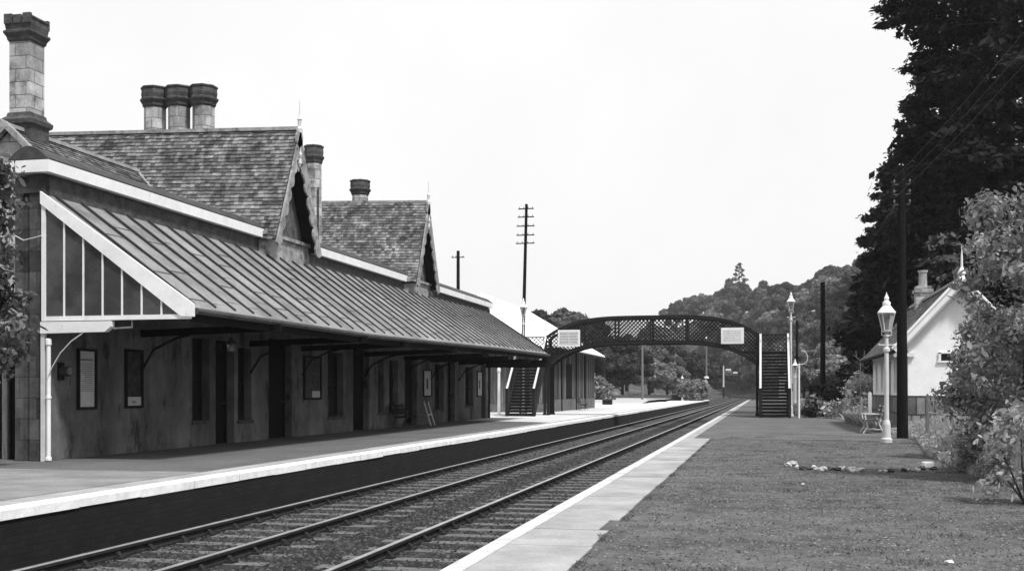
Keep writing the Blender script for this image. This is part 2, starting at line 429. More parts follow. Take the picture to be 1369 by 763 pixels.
# ------------------------------------------------------------------ station building
Y0, Y1, XW = 19.9, 57.0, -14.0
ST = (XW, 38.0, 0)
st = thing('station_building', ST, 'long stone station building with slate gables and glazed end canopy', 'station')
def SB(m, name, mat, parent=None, **k): return m.build(name, mat, parent or st, ST, **k)
ops = []
for kind, a, b, z0, z1 in [('window',257,280,.65,2.75),('door',288,313,0,2.75),('window',318,336,.6,2.6),('door',359,390,0,2.95),
        ('window',438,459,.55,2.7),('door',472,493,0,2.9),('window',505,513,.6,2.6),('window',520,532,.6,2.6),('door',541,557,0,2.8),
        ('window',581,593,.6,2.6),('door',598,608,0,2.8),('window',622,632,.7,2.6),('door',643,649,0,2.8)]:
    ops.append((kind, YW(a, XW), YW(b, XW), z0, z1))
m = MB(); y = Y0+.02; ZT = 5.7
for kind, a, b, z0, z1 in ops:
    m.box(XW-.62, XW, y, a, 0, ZT)
    if z0 > 0: m.box(XW-.62, XW, a, b, 0, z0)
    m.box(XW-.62, XW, a, b, z1, ZT); y = b
m.box(XW-.62, XW, y, Y1, 0, ZT)
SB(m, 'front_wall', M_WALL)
# end pier facing the camera, rougher stone with sunk dark strip
m = MB(); m.box(XW-.66, XW-.5, Y0-.1, Y0+.02, 0, ZT); m.box(XW-.33, XW+.02, Y0-.1, Y0+.02, 0, ZT); m.box(XW-.5, XW-.33, Y0-.03, Y0+.02, 0, ZT)
m.box(XW-.68, XW+.03, Y0-.13, Y0-.1, 5.35, 5.55)
SB(m, 'end_pier', M_PIER)
for kind, a, b, z0, z1 in ops:
    X = XW-.22
    if kind == 'window':
        f_ = MB(); f_.box(X-.06, X, a, a+.07, z0, z1); f_.box(X-.06, X, b-.07, b, z0, z1); f_.box(X-.06, X, a+.07, b-.07, z0, z0+.08); f_.box(X-.06, X, a+.07, b-.07, z1-.08, z1)
        zm = (z0+z1)/2; f_.box(X-.06, X, a+.07, b-.07, zm-.03, zm+.03)
        w = SB(f_, 'window', M_DARK)
        SB(MB().box(X-.05, X-.04, a+.07, b-.07, z0+.08, z1-.08), 'pane', M_PANE, w)
        SB(MB().box(XW-.1, XW+.05, a-.05, b+.05, z0-.09, z0), 'sill', M_STONED, w)
    else:
        f_ = MB(); f_.box(X-.06, X, a, a+.09, 0, z1); f_.box(X-.06, X, b-.09, b, 0, z1); f_.box(X-.06, X, a+.09, b-.09, z1-.35, z1-.28); f_.box(X-.06, X, a+.09, b-.09, z1-.07, z1)
        f_.box(X-.05, X-.03, a+.09, b-.09, 0, z1-.35); 
        for zz in (.25, 1.15):
            f_.box(X-.03, X-.015, a+.2, b-.2, zz, zz+.72)
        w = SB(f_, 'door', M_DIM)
        SB(MB().box(X-.05, X-.04, a+.09, b-.09, z1-.28, z1-.07), 'fanlight', M_PANE, w)
        SB(MB().lathe((X+.0, b-.17, 1.05), [(.03,0),(.035,.03),(.02,.06)], 8), 'handle', M_IRON, w)
# stone pilaster strips and a plinth between openings
m = MB()
for i in range(len(ops)-1):
    a, b = ops[i][2], ops[i+1][1]
# body behind
m = MB(); m.box(-21.7, XW-.63, 24.5, Y1, 0, 5.72)
m.prism([(-20.7, 24.5, 5.73), (-15.9, 24.5, 5.73), (-18.3, 24.5, 7.86)], (0, 5.5, 0))
SB(m, 'main_body', M_STONE)
# white gutter boxes with low curved lids
m = MB(); lid = MB()
for a, b in ((Y0-.25, 29.6), (33.0, 43.2), (46.5, Y1+.1)):
    m.box(-14.72, -13.80, a, b, 5.74, 5.98)
    arc = [(-14.72+.92*t, a, 5.995+.27*math.sin(math.pi*t)) for t in np.linspace(0, 1, 13)]
    lid.prism(arc, (0, b-a, 0))
SB(m, 'gutter_box', M_WHITE); SB(lid, 'gutter_lid', M_IRON)
m = MB(); m.box(-13.99, -13.80, Y0-.2, 29.6, 5.985, 6.01); m.box(-13.99, -13.8, 33, 43.2, 5.985, 6.01); m.box(-13.99, -13.8, 46.5, Y1+.1, 5.985, 6.01)
SB(m, 'gutter_lip', M_ROLL)
m = MB(); m.box(XW+.001, XW+.05, Y0, 29.5, 5.2, 5.705); m.box(XW+.001, XW+.05, 32.7, 42.7, 5.2, 5.705); m.box(XW+.001, XW+.05, 46, Y1, 5.2, 5.705)
SB(m, 'apron', M_STONED)

def slates(O, U, V, w, h, tw, th, clip=None, seed=1):
    """a slope laid with single slates: origin O (lower corner), U along, V up the slope"""
    r = random.Random(seed); O, U, V = Vector(O), Vector(U).normalized(), Vector(V).normalized()
    Nn = U.cross(V).normalized()
    if Nn.z < 0: Nn = -Nn
    m = MB(); k = 0; v = 0.0
    while v < h:
        u = -(k % 2)*tw*.5+r.uniform(-.02, .02)
        while u < w:
            ww = tw*r.uniform(.82, 1.18)
            a, b = max(0, u), min(w, u+ww-.006)
            if b-a > .02:
                dv = r.uniform(-.012, .010); lift = .030+r.uniform(0, .014)
                vt = min(h, v+th*1.12)
                p0 = O+U*a+V*(v+dv); p1 = O+U*b+V*(v+dv+r.uniform(-.006, .006)); p2 = O+U*b+V*vt; p3 = O+U*a+V*vt
                if clip is None or clip((p0+p2)/2):
                    m.add([p0+Nn*lift, p1+Nn*lift, p2+Nn*.008, p3+Nn*.008, p0, p1], [(0,1,2,3),(4,5,1,0)])
            u += ww
        v += th; k += 1
    return m
# main roof, south end
r0 = SB(MB().add([(-15.9,24.3,5.73),(-15.9,31,5.73),(-18.3,31,7.94),(-18.3,24.3,7.94),(-20.7,31,5.73),(-20.7,24.3,5.73)], [(0,1,2,3),(3,2,4,5)]), 'main_roof', M_SLATED)
h = math.hypot(2.4, 2.21)
SB(slates((-15.9,24.3,5.73), (0,1,0), (-2.4,0,2.21), 6.5, h, .16, .125, lambda p: p.z < 9.14-2.07*abs(p.y-31)+2.1*0 + 0 or p.y < 29.3+max(0,(p.z-5.73))*.487, 3), 'slates', M_SLATE, r0)
m = MB(); m.bar((-18.3,24.3,7.99),(-18.3,30.35,7.99), .16, .09); SB(m, 'ridge_tiles', M_RIDGE, r0)
m = MB(); m.bar((-15.7,24.33,5.60),(-18.32,24.33,8.02), .14, .14, (0,1,0)); m.bar((-20.9,24.33,5.60),(-18.28,24.33,8.02), .26, .16, (0,1,0))
SB(m, 'gable_coping', M_STONEP, r0)
# flashings in the valley
m = MB(); m.tube([(-18.3,30.35,7.98), (-17.5,30.0,7.24), (-16.9,29.72,6.68), (-15.9,29.3,5.78)], .035, 6); SB(m, 'valley_flashing', M_RIDGE, r0)

def wing(yc, xb, seed, gw=1.6):
    zr, zf, xv = 9.12, 5.72, -13.4; zk = zr+.03*(xv-xb)
    rf = SB(MB().add([(xb,yc-gw-.03,zf+.16),(xv,yc-gw-.03,zf-.06),(xv,yc,zr-.02),(xb,yc,zk-.02),(xv,yc+gw+.03,zf-.06),(xb,yc+gw+.03,zf-.06)], [(0,1,2,3),(3,2,4,5)]), 'wing_roof', M_SLATED)
    L = math.hypot(gw, zr-zf)
    SB(slates((xb,yc-gw-.03,zf-.06+.26), (1,0,-.03), (0,gw,zr-zf), xv-xb, L, .15, .128, None, seed), 'slates', M_SLATE, rf)
    rr = MB(); x = xb
    rz = lambda x: zr+.035+(xv-x)*.03
    while x < xv-.1: rr.bar((x, yc, rz(x)), (min(xv, x+.44), yc, rz(min(xv, x+.44))), .14, .1); x += .45
    SB(rr, 'ridge_tiles', M_STONEP, rf)
    # gable wall under the verge
    g = MB(); g.prism([(XW-.61, yc-gw+.22, 5.705), (XW-.61, yc+gw-.22, 5.705), (XW-.61, yc, zr-.55)], (.77, 0, 0))
    SB(g, 'gable_wall', M_GABLE)
    base = MB(); base.box(XW+.002, XW+.24, yc-gw+.05, yc+gw-.05, 5.12, 5.82); base.box(XW+.002, XW+.32, yc-gw-.02, yc+gw+.02, 5.83, 5.93)
    SB(base, 'gable_base', M_STONEP)
    # scalloped bargeboards
    for s_ in (-1, 1):
        bb = MB(); n = 36; d = Vector((0, s_*gw, -(zr-zf))).normalized(); nrm = Vector((0, -s_*d.z*-1, 0))
        nin = Vector((0, -s_*(zr-zf), -gw)).normalized()
        top, bot = [], []
        A = Vector((xv, yc, zr-.02)); LL = L+.12
        for i in range(n+1):
            t = i/n; p = A+d*(LL*t)
            wd = (.15 if s_ < 0 else .24)+.16*abs(math.sin(t*math.pi*8))**.7
            top.append(p); bot.append(p+nin*wd)
        vs = top+bot+[q+Vector((.05,0,0)) for q in top+bot]; q = n+1; fs = []
        for i in range(n):
            fs += [(i, q+i, q+i+1, i+1), (2*q+i, 2*q+i+1, 3*q+i+1, 3*q+i), (q+i, 3*q+i, 3*q+i+1, q+i+1), (i, i+1, 2*q+i+1, 2*q+i)]
        bb.add(vs, fs); o = SB(bb, 'bargeboard', M_STONEP)
    SB(MB().prism([(xv-.04, yc-.42, zr-.92), (xv-.04, yc-.22, zr-1.0), (xv-.04, yc, zr-1.25), (xv-.04, yc+.22, zr-1.0), (xv-.04, yc+.42, zr-.92), (xv-.04, yc, zr-.03)], (.035, 0, 0)), 'apex_board', M_STONEP)
    f_ = MB(); f_.lathe((xv+.02, yc, zr-1.1), [(.03,0),(.07,.1),(.05,.25),(.09,.35),(.05,.45),(.03,.6)], 8)
    f_.lathe((xv+.02, yc, zr-.1), [(.09,0),(.10,.12),(.05,.2),(.06,.36),(.08,.40),(.05,.44),(.02,.52),(.012,.95),(.0,1.0)], 8)
    SB(f_, 'finial', M_POST)
wing(31.0, -21.8, 11); wing(44.1, -19.6, 12, 1.55)

def chimney(name, x, y, zb, zt, w, oct_=False, pots=False, shaft=None):
    n = 8 if oct_ else 4; rot = math.pi/8 if oct_ else math.pi/4
    q = w/2/math.cos(math.pi/n); hgt = zt-zb
    sh = MB().lathe((x,y,zb), [(q,0),(q,hgt-.62)], n, rot); o = SB(sh, name, M_STONE)
    cp = MB().lathe((x,y,zt-.64), [(q*1.0,0),(q*1.12,.05),(q*1.16,.12),(q*1.36,.22),(q*1.36,.27),(q*1.2,.3),(q*1.26,.42),(q*1.22,.55),(q*1.32,.6),(q*1.3,.64),(q*.7,.64),(q*.7,.4)], n, rot)
    SB(cp, 'cap', M_STONED, o)
    return o
c1 = chimney('chimney', -18.42, 25.35, 7.2, 10.9, .59)
SB(MB().lathe((-18.42,25.35,7.2), [(.53,0),(.53,.92),(.62,.97),(.64,1.07),(.56,1.13),(.49,1.17),(.46,1.26),(.41,1.28)], 4, math.pi/4), 'base_moulding', M_STONED, c1)
SB(MB().lathe((-18.42,25.35,6.9), [(.51,0),(.51,1.2)], 4, math.pi/4), 'base', M_STONEP, c1)
for dx, dy in ((-.27,-.36),(.27,-.36),(-.27,.36),(.27,.36),(0,-.36)):                 # crenels of the cap
    SB(MB().box(-18.42+dx-.11, -18.42+dx+.11, 25.35+dy-.04, 25.35+dy+.04, 10.70, 10.95 if dx else 10.92), 'crenel', M_STONED, c1)
for x in (-18.62, -17.79, -16.96): chimney('chimney', x, 31.9, 8.4, 10.86-.03*(x+17.8), .62, True)
chimney('chimney', -15.6, 37.4, 5.7, 10.1, .5, True)
chimney('chimney', -16.75, 45.2, 7.5, 10.35, .62, True)
SB(MB().tube([(-15.35,37.2,5.7),(-15.35,37.2,8.6)], .03, 6), 'flue_pipe', M_IRON)

# canopy
XE = -10.74
def ze(y): return 3.0 if y < 24 else float(np.interp(y, [24, 30, 45, 57], [3.0, 2.99, 3.2, 3.3]))
def zw(y): return float(np.interp(y, [20, 57], [5.30, 5.52]))
YC0, YC1 = Y0-.12, Y1-.6
ys = list(np.arange(YC0, YC1, .9))+[YC1]
def strip(dz, x0=XW+.06, x1=XE):
    m = MB(); top = [(x0, y, zw(y)+dz) for y in ys]; bot = [(x1, y, ze(y)+dz) for y in ys]; return top, bot
ta, ba = strip(0); tb, bb_ = strip(-.07)
m = MB(); n = len(ys); vs = ta+ba+tb+bb_; fs = []
for i in range(n-1):
    fs += [(i, n+i, n+i+1, i+1), (2*n+i, 2*n+i+1, 3*n+i+1, 3*n+i), (n+i, 3*n+i, 3*n+i+1, n+i+1)]
fs += [(0, 2*n, 3*n, n), (n-1, 2*n-1, 4*n-1, 3*n-1)]
m.add(vs, fs)
can = SB(m, 'canopy_roof', M_LEAD)
m = MB(); y = YC0+.25; k = 0
seam = MB(); rr_ = random.Random(5)
while y < YC1:
    a = Vector((XW+.1, y, zw(y)+.02)); b = Vector((XE-.10, y, ze(y)+.09)); m.tube([a, b], .027, 6)
    # sheet laps across each bay, at its own heights
    for t in (rr_.uniform(.2, .4), rr_.uniform(.55, .7), rr_.uniform(.82, .93)):
        yb = min(y+.87, YC1-.02)
        p = Vector((XW+.06,0,0)).lerp(Vector((XE,0,0)), t); za = zw(y)+(ze(y)-zw(y))*t; zb = zw(yb)+(ze(yb)-zw(yb))*t
        seam.bar((p.x, y+.04, za+.006), (p.x+rr_.uniform(-.03,.03), yb-.04, zb+.006), .016, .010)
    y += .87
SB(m, 'lead_rolls', M_ROLL, can); tag(SB(seam, 'lead_laps', grey('lead_lap', .09, .3, 3, 20, .8, .004, .2), can), kind='stuff')
m = MB(); m.tube([(XE+.06, y, ze(y)-.06) for y in ys], .065, 8); SB(m, 'gutter', M_IRON, can)
m = MB()
for i in range(n-1): m.bar((XE-.03, ys[i], ze(ys[i])-.17), (XE-.03, ys[i+1], ze(ys[i+1])-.17), .04, .20)
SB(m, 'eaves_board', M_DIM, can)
m = MB(); y = YC0+.5
while y < YC1-.2: m.bar((XW+.02, y, zw(y)-.16), (XE-.06, y, ze(y)-.16), .07, .15); y += .87
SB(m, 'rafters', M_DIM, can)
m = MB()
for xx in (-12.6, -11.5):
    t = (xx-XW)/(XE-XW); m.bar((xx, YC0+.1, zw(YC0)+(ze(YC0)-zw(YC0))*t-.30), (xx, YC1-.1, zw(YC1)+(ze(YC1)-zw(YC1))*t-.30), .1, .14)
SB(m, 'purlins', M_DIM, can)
# cantilever brackets
for y in np.arange(Y0+3.5, Y1-2, 4.6):
    if any(a-.2 < y < b+.2 for _, a, b, _, _ in ops): y += 1.0
    m = MB(); m.bar((XW, y, 2.72), (XE+.2, y, 2.82), .1, .16)
    m.tube([(XW+.02, y, 1.9), (XW+.3, y, 2.35), (XW+.9, y, 2.62), (XW+1.2, y, 2.68)], .03, 6)
    SB(m, 'bracket', M_DIM)
def glazed_end(yp, near):
    zr, zl = zw(yp)-.02, ze(yp)-.02; zb = 2.84 if near else 2.95
    fr = MB()
    s_ = -1 if near else 1
    A = Vector((XW-.02, yp, zr+.0)); B = Vector((XE+.0, yp, zl+.0))
    d = (B-A).normalized()
    fr.prism([(XW-.03, yp, zr+.09), (XE+.05, yp, zl+.09), (XE+.05, yp, zl-.15), (XE-.22, yp, zb+.0), (XW-.03, yp, zr-.16)], (0, s_*.06, 0))
    SB(fr, 'verge_board', M_WHITE if near else M_DARK, None)
    fr = MB(); mat = M_WHITE if near else M_DARK
    fr.box(XW-.02, XE-.02, yp-.03, yp+.03, zb-.05, zb+.04)
    fr.box(XW-.02, XW+.07, yp-.031, yp+.029, zb+.041, zr-.15)
    x = XW+.48
    while x < XE-.35:
        t = (x-XW)/(XE-XW); zt_ = zr+(zl-zr)*t-.12
        fr.box(x-.016, x+.016, yp-.025, yp+.025, zb+.04, zt_); x += .425
    w = SB(fr, 'glazing_frame', mat)
    gl = MB().prism([(XW+.06, yp-.004, zb+.03), (XE-.3, yp-.004, zb+.03), (XW+.06, yp-.004, zr-.12)], (0, .008, 0))
    SB(gl, 'glass', M_GLASS if near else M_LANT, w)
glazed_end(YC0-.01, True); glazed_end(YC1+.01, False)
m = MB(); m.prism([(XW-.02, YC0-.08, 2.77), (XE-1.72, YC0-.08, 2.77), (XE-1.72, YC0-.08, 2.66), (XE-1.85, YC0-.08, 2.56), (XW-.02, YC0-.08, 2.54)], (0, .14, 0))
SB(m, 'end_bracket', M_WHITE)
m = MB(); m.tube([(XE-1.7, YC0, 2.62), (XE-1.3, YC0, 2.64), (XE-1.3, YC0, 2.78)], .022, 6); SB(m, 'end_bolt', M_GREYWOOD)
m = MB(); m.box(XW-.03, XW+.05, YC0-.05, YC0+.03, 0, 2.54); SB(m, 'corner_post', M_POST)
m = MB(); m.tube([(XW+.13, YC0-.02, .02), (XW+.13, YC0-.02, 2.42)], .042, 10); m.lathe((XW+.13, YC0-.02, 2.30), [(.05,0),(.06,.02),(.06,.12),(.045,.14)], 10)
m.lathe((XW+.13, YC0-.02, .02), [(.06,0),(.06,.05),(.042,.08)], 10); m.lathe((XW+.13, YC0-.02, 1.25), [(.055,0),(.055,.05)], 10)
SB(m, 'downpipe', M_WHITE)
m = MB(); m.tube([(XW+.12, YC0-.06, 1.62), (XW+.22, YC0-.06, 1.85), (XW+.42, YC0-.06, 2.15), (XW+.66, YC0-.06, 2.38), (XW+.92, YC0-.06, 2.54)], .013, 6)
SB(m, 'curved_stay', M_POST)
m = MB(); m.tube([(XW-.6, YC0-.06, 4.5), (XW-.4, YC0-.07, 4.40), (XW, YC0-.06, 4.48)], .012, 5); SB(m, 'stay_wire', M_POST)
m = MB(); m.box(XW-.3, XW+.05, Y1-.16, Y1+.06, 0, 3.4); SB(m, 'corner_post', M_DARK)
# far end lintel under the canopy
m = MB(); m.box(XW, XE+.2, YC1-.1, YC1+.05, 2.62, 2.9); SB(m, 'far_end_beam', M_DARK)

# notices on the wall (each hangs there: a thing of its own)
def notice(pa, pb, ya, yb, label, kind):
    a, b = YW(pa, XW), YW(pb, XW); D = (1500*14/(.9758*(1020-(pa+pb)/2)))
    z0, z1 = HC+(HOR-yb)/F*D, HC+(HOR-ya)/F*D
    org = (XW, (a+b)/2, z0); t = thing('notice_board', org, label, 'notice board', 'notice boards on the station wall')
    m = MB(); w = .055
    m.box(XW+.003, XW+.06, a, a+w, z0, z1); m.box(XW+.003, XW+.06, b-w, b, z0, z1); m.box(XW+.003, XW+.06, a+w, b-w, z0, z0+w); m.box(XW+.003, XW+.06, a+w, b-w, z1-w, z1)
    m.build('frame', M_DARK, t, org)
    if kind == 'bill':
        MB().box(XW+.003, XW+.02, a+w, b-w, z0+w, z1-w).build('sheet', M_PAPER, t, org)
        m = MB(); H = z1-z0; ww = b-a-2*w; q = random.Random(4)
        m.box(XW+.02, XW+.023, a+w+.12*ww, b-w-.1*ww, z1-.20*H, z1-.165*H)
        z = z1-.25*H
        while z > z0+.3*H:
            m.box(XW+.02, XW+.023, a+w+.3*ww*q.random()+.1*ww, b-w-.12*ww, z, z+.012*H); z -= .032*H
        m.build('print', M_INK, t, org)
    elif kind == 'dark':
        MB().box(XW+.003, XW+.02, a+w, b-w, z0+w+.2, z1-w).build('picture', grey('dark_poster', .03, .8, 5, 14, .7, .001, .2), t, org)
        MB().box(XW+.003, XW+.025, a+w, b-w, z0+w, z0+w+.195).build('label_strip', M_PAPER, t, org)
        c = (a+b)/2; MB().box(XW+.0255, XW+.028, c-.09, c+.09, z0+w+.06, z0+w+.10).build('print', M_INK, t, org)
    elif kind == 'poster':
        MB().box(XW+.003, XW+.02, a+w, b-w, z0+w, z1-w).build('picture', grey('mottled_poster', .06, .8, 3, 9, .7, .001, .2, stain=(3, None, .5, .2)), t, org)
        MB().box(XW+.0205, XW+.025, (a+b)/2-.02, b-w-.02, z0+w+.02, z0+w+.22).build('label_strip', M_PAPER, t, org)
    else:
        MB().box(XW+.003, XW+.02, a+w, b-w, z0+w, z1-w).build('sheet', M_PAPER, t, org)
        c = (a+b)/2; MB().box(XW+.0205, XW+.024, c-.12, c+.12, (z0+z1)/2-.25, (z0+z1)/2+.2).build('picture', M_INKD, t, org)
notice(102, 127, 466, 547, 'tall framed notice with pale printed bill, nearest the white corner post', 'bill')
notice(166, 189, 467, 545, 'tall dark framed poster with a small pale strip at its foot', 'dark')
notice(405, 428, 476, 534, 'framed mottled poster between the wide doorway and a window', 'poster')
notice(565, 576, 494, 530, 'narrow pale poster above the leaning trestle boards', 'pale')
notice(637, 644, 496, 530, 'small pale poster at the far end of the station wall', 'pale')
# wall lamp by the downpipe
o_ = (XW, YW(80, XW), 1.75); t = thing('wall_lamp', o_, 'small round dark bulkhead lamp on the wall behind the white downpipe', 'lamp')
y = o_[1]
MB().box(XW+.003, XW+.04, y-.09, y+.09, 1.62, 1.98).build('back_plate', M_DARK, t, o_)
m = MB(); m.tube([(XW+.04, y, 1.8), (XW+.22, y, 1.8)], [.09, .11], 12); m.build('housing', M_IRON, t, o_)
MB().tube([(XW+.22, y, 1.8), (XW+.235, y, 1.8)], .075, 12).build('lens', M_LANT, t, o_)
# hanging lamp under the canopy
q = P(309, 463, 27.0); o_ = (q[0], q[1], q[2]); t = thing('hanging_lamp', o_, 'faint round lamp hanging on a rod under the canopy before the door', 'lamp')
m = MB(); m.tube([(q[0], q[1], q[2]+.2), (q[0], q[1], q[2]+1.1)], .012, 6); m.build('rod', M_IRON, t, o_)
MB().lathe((q[0], q[1], q[2]+.05), [(.15,0),(.13,.05),(.05,.12),(.03,.17)], 14).build('shade', M_IRON, t, o_)
MB().lathe((q[0], q[1], q[2]-.13), [(.02,0),(.09,.04),(.11,.1),(.08,.17)], 12).build('globe', M_LANT, t, o_)

# benches ---------------------------------------------------------------
def bench(label, mat_leg, mat_seat, loc, rz):
    t = thing('bench', (0,0,0), label, 'bench', 'platform benches')
    for k in range(4): pass
    m = MB()
    for k in range(4): m.box(-.75, .75, -.02-.115*k-.1, -.02-.115*k, .42, .45)
    m.build('seat', mat_seat, t)
    m = MB()
    for k in range(3): m.bar((-.75, .06+.03*k, .56+.14*k), (.75, .06+.03*k, .56+.14*k), .025, .10)
    m.build('backrest', mat_seat, t)
    for s_ in (-.6, .6):
        m = MB(); m.tube([(s_, -.50, 0), (s_, -.36, .22), (s_, -.42, .41), (s_, -.45, .62)], .028, 6); m.tube([(s_, .14, 0), (s_, .0, .3), (s_, .04, .45), (s_, .15, .92)], .028, 6)
        m.bar((s_, -.47, .41), (s_, .04, .41), .045, .05); m.bar((s_, -.47, .64), (s_, .08, .64), .06, .035); m.bar((s_, -.42, .13), (s_, .08, .13), .03, .03)
        m.build('end_frame', mat_leg, t)
    t.location = loc; t.rotation_euler = (0,0,rz); return t
bench('dark slatted bench against the boarded shed wall past the footbridge', M_GREYWOOD, M_DARK, (-13.2, YW(770, -13.5), .004), math.pi/2)
bench('rustic bench with pale legs beside the white lamp post and the telegraph pole', M_POST, M_IRON, (3.75, 39.6, 0), -math.pi/2)
bench('dark slatted bench in the shade under the station canopy', M_IRON, M_DARK, (XW+.35, YW(524, XW), 0), math.pi/2)
# trestle board leaning at the wall
yq = YW(566, XW+.4); o_ = (XW+.5, yq, 0); t = thing('board_trestle', o_, 'folding trestle board with pale edges standing below a poster', 'trestle')
for s_, lean in ((-1, .28), (1, -.28)):
    m = MB()
    for yy in (-.28, .28): m.bar((XW+.5+lean*1.1, yq+yy, 0), (XW+.5, yq+yy, 1.0), .035, .05)
    m.bar((XW+.5+lean*.6, yq-.28, .45), (XW+.5+lean*.6, yq+.28, .45), .03, .05)
    m.build('frame', M_GREYWOOD if s_ > 0 else M_POST, t, o_)
# timber fence west of the pier
ff = thing('board_fence', (-14.9, 20.3, 0), 'dark close boarded fence left of the station end pier', 'fence')
m = MB(); x = -14.9
while x > -21: m.box(x-.14, x-.005, 20.3, 20.33, 0, 2.0+rnd.uniform(-.02,.02)); x -= .145
m.build('boards', M_WOOD, ff, ff.location); 
for x in (-15.2, -17.2, -19.2): MB().box(x-.06, x+.06, 20.2, 20.295, 0, 2.1).build('post', M_GREYWOOD, ff, ff.location)

# ------------------------------------------------------------------ footbridge
YB0, YB1 = 64.7, 66.3; XA, XB = -12.42, -.24; XM, HW = (XA+XB)/2, (XB-XA)/2
fb = thing('footbridge', (XM, YB0, 0), 'dark iron lattice footbridge arching over both tracks with steps at each end', 'footbridge')
def FB(m, name, mat, parent=None, **k): return m.build(name, mat, parent or fb, fb.location, **k)
zt = lambda x: 4.55+1.13*(1-min(1, abs((x-XM)/HW))**4)
zbm = lambda x: 4.2-1.35*min(1, abs((x-XM)/HW))**4
xs_ = np.linspace(XA, XB, 49)
for yg in (YB0, YB1):
    m = MB()
    for nm, fn, hgt in (('bottom_chord', zbm, .15), ('top_chord', zt, .16)):
        m = MB()
        for a, b in zip(xs_[:-1], xs_[1:]): m.bar((a, yg, fn(a)), (b, yg, fn(b)), .16, hgt)
        g = FB(m, nm, M_BLACKMETAL)
    for k in range(7):
        x = XA+(XB-XA)*k/6; m = MB(); m.bar((x, yg-.03, zbm(x)), (x, yg-.03, zt(x)), .10, .05, (0,1,0)); FB(m, 'stiffener', M_BLACKMETAL, g)
    m = MB(); sp = .225
    for s_ in (-1, 1):
        c = XA-3
        while c < XB+3:                                 # 45 degree bars clipped to the arch
            pts = []
            for i in range(60):
                z = 2.8+i*(5.8-2.8)/59; x = c+s_*(z-4.2)
                if XA <= x <= XB and zbm(x) <= z <= zt(x): pts.append((x, yg+.012*s_, z))
            if len(pts) > 1: m.bar(pts[0], pts[-1], .042, .012, (0,1,0)) if False else m.bar(pts[0], pts[-1], .012, .042, (0,0,1))
            c += sp
    FB(m, 'lattice', M_BLACKMETAL, g)
m = MB()
for a, b in zip(xs_[:-1], xs_[1:]):
    z = lambda x: max(3.6, zbm(x)+.1); m.bar((a, (YB0+YB1)/2, z(a)), (b, (YB0+YB1)/2, z(b)), 1.4, .06, (0,0,1))
FB(m, 'deck', M_WOOD)
for xp in (XA, XB):
    for yg in (YB0, YB1):
        m = MB(); dx = -.02 if xp == XA else .02
        m.box(xp-.17, xp-.03, yg-.07, yg+.07, 0, 4.5); m.box(xp+.03, xp+.17, yg-.07, yg+.07, 0, 3.0); m.box(xp-.2, xp+.2, yg-.1, yg+.1, 0, .12)
        for k in range(5): m.bar((xp-.1, yg, .3+k*.55), (xp+.1, yg, .6+k*.55), .03, .03)
        FB(m, 'column', M_BLACKMETAL)
def lattice_panel(m, A, B, dirn, zlo, zhi, y, sp=.25):
    pass
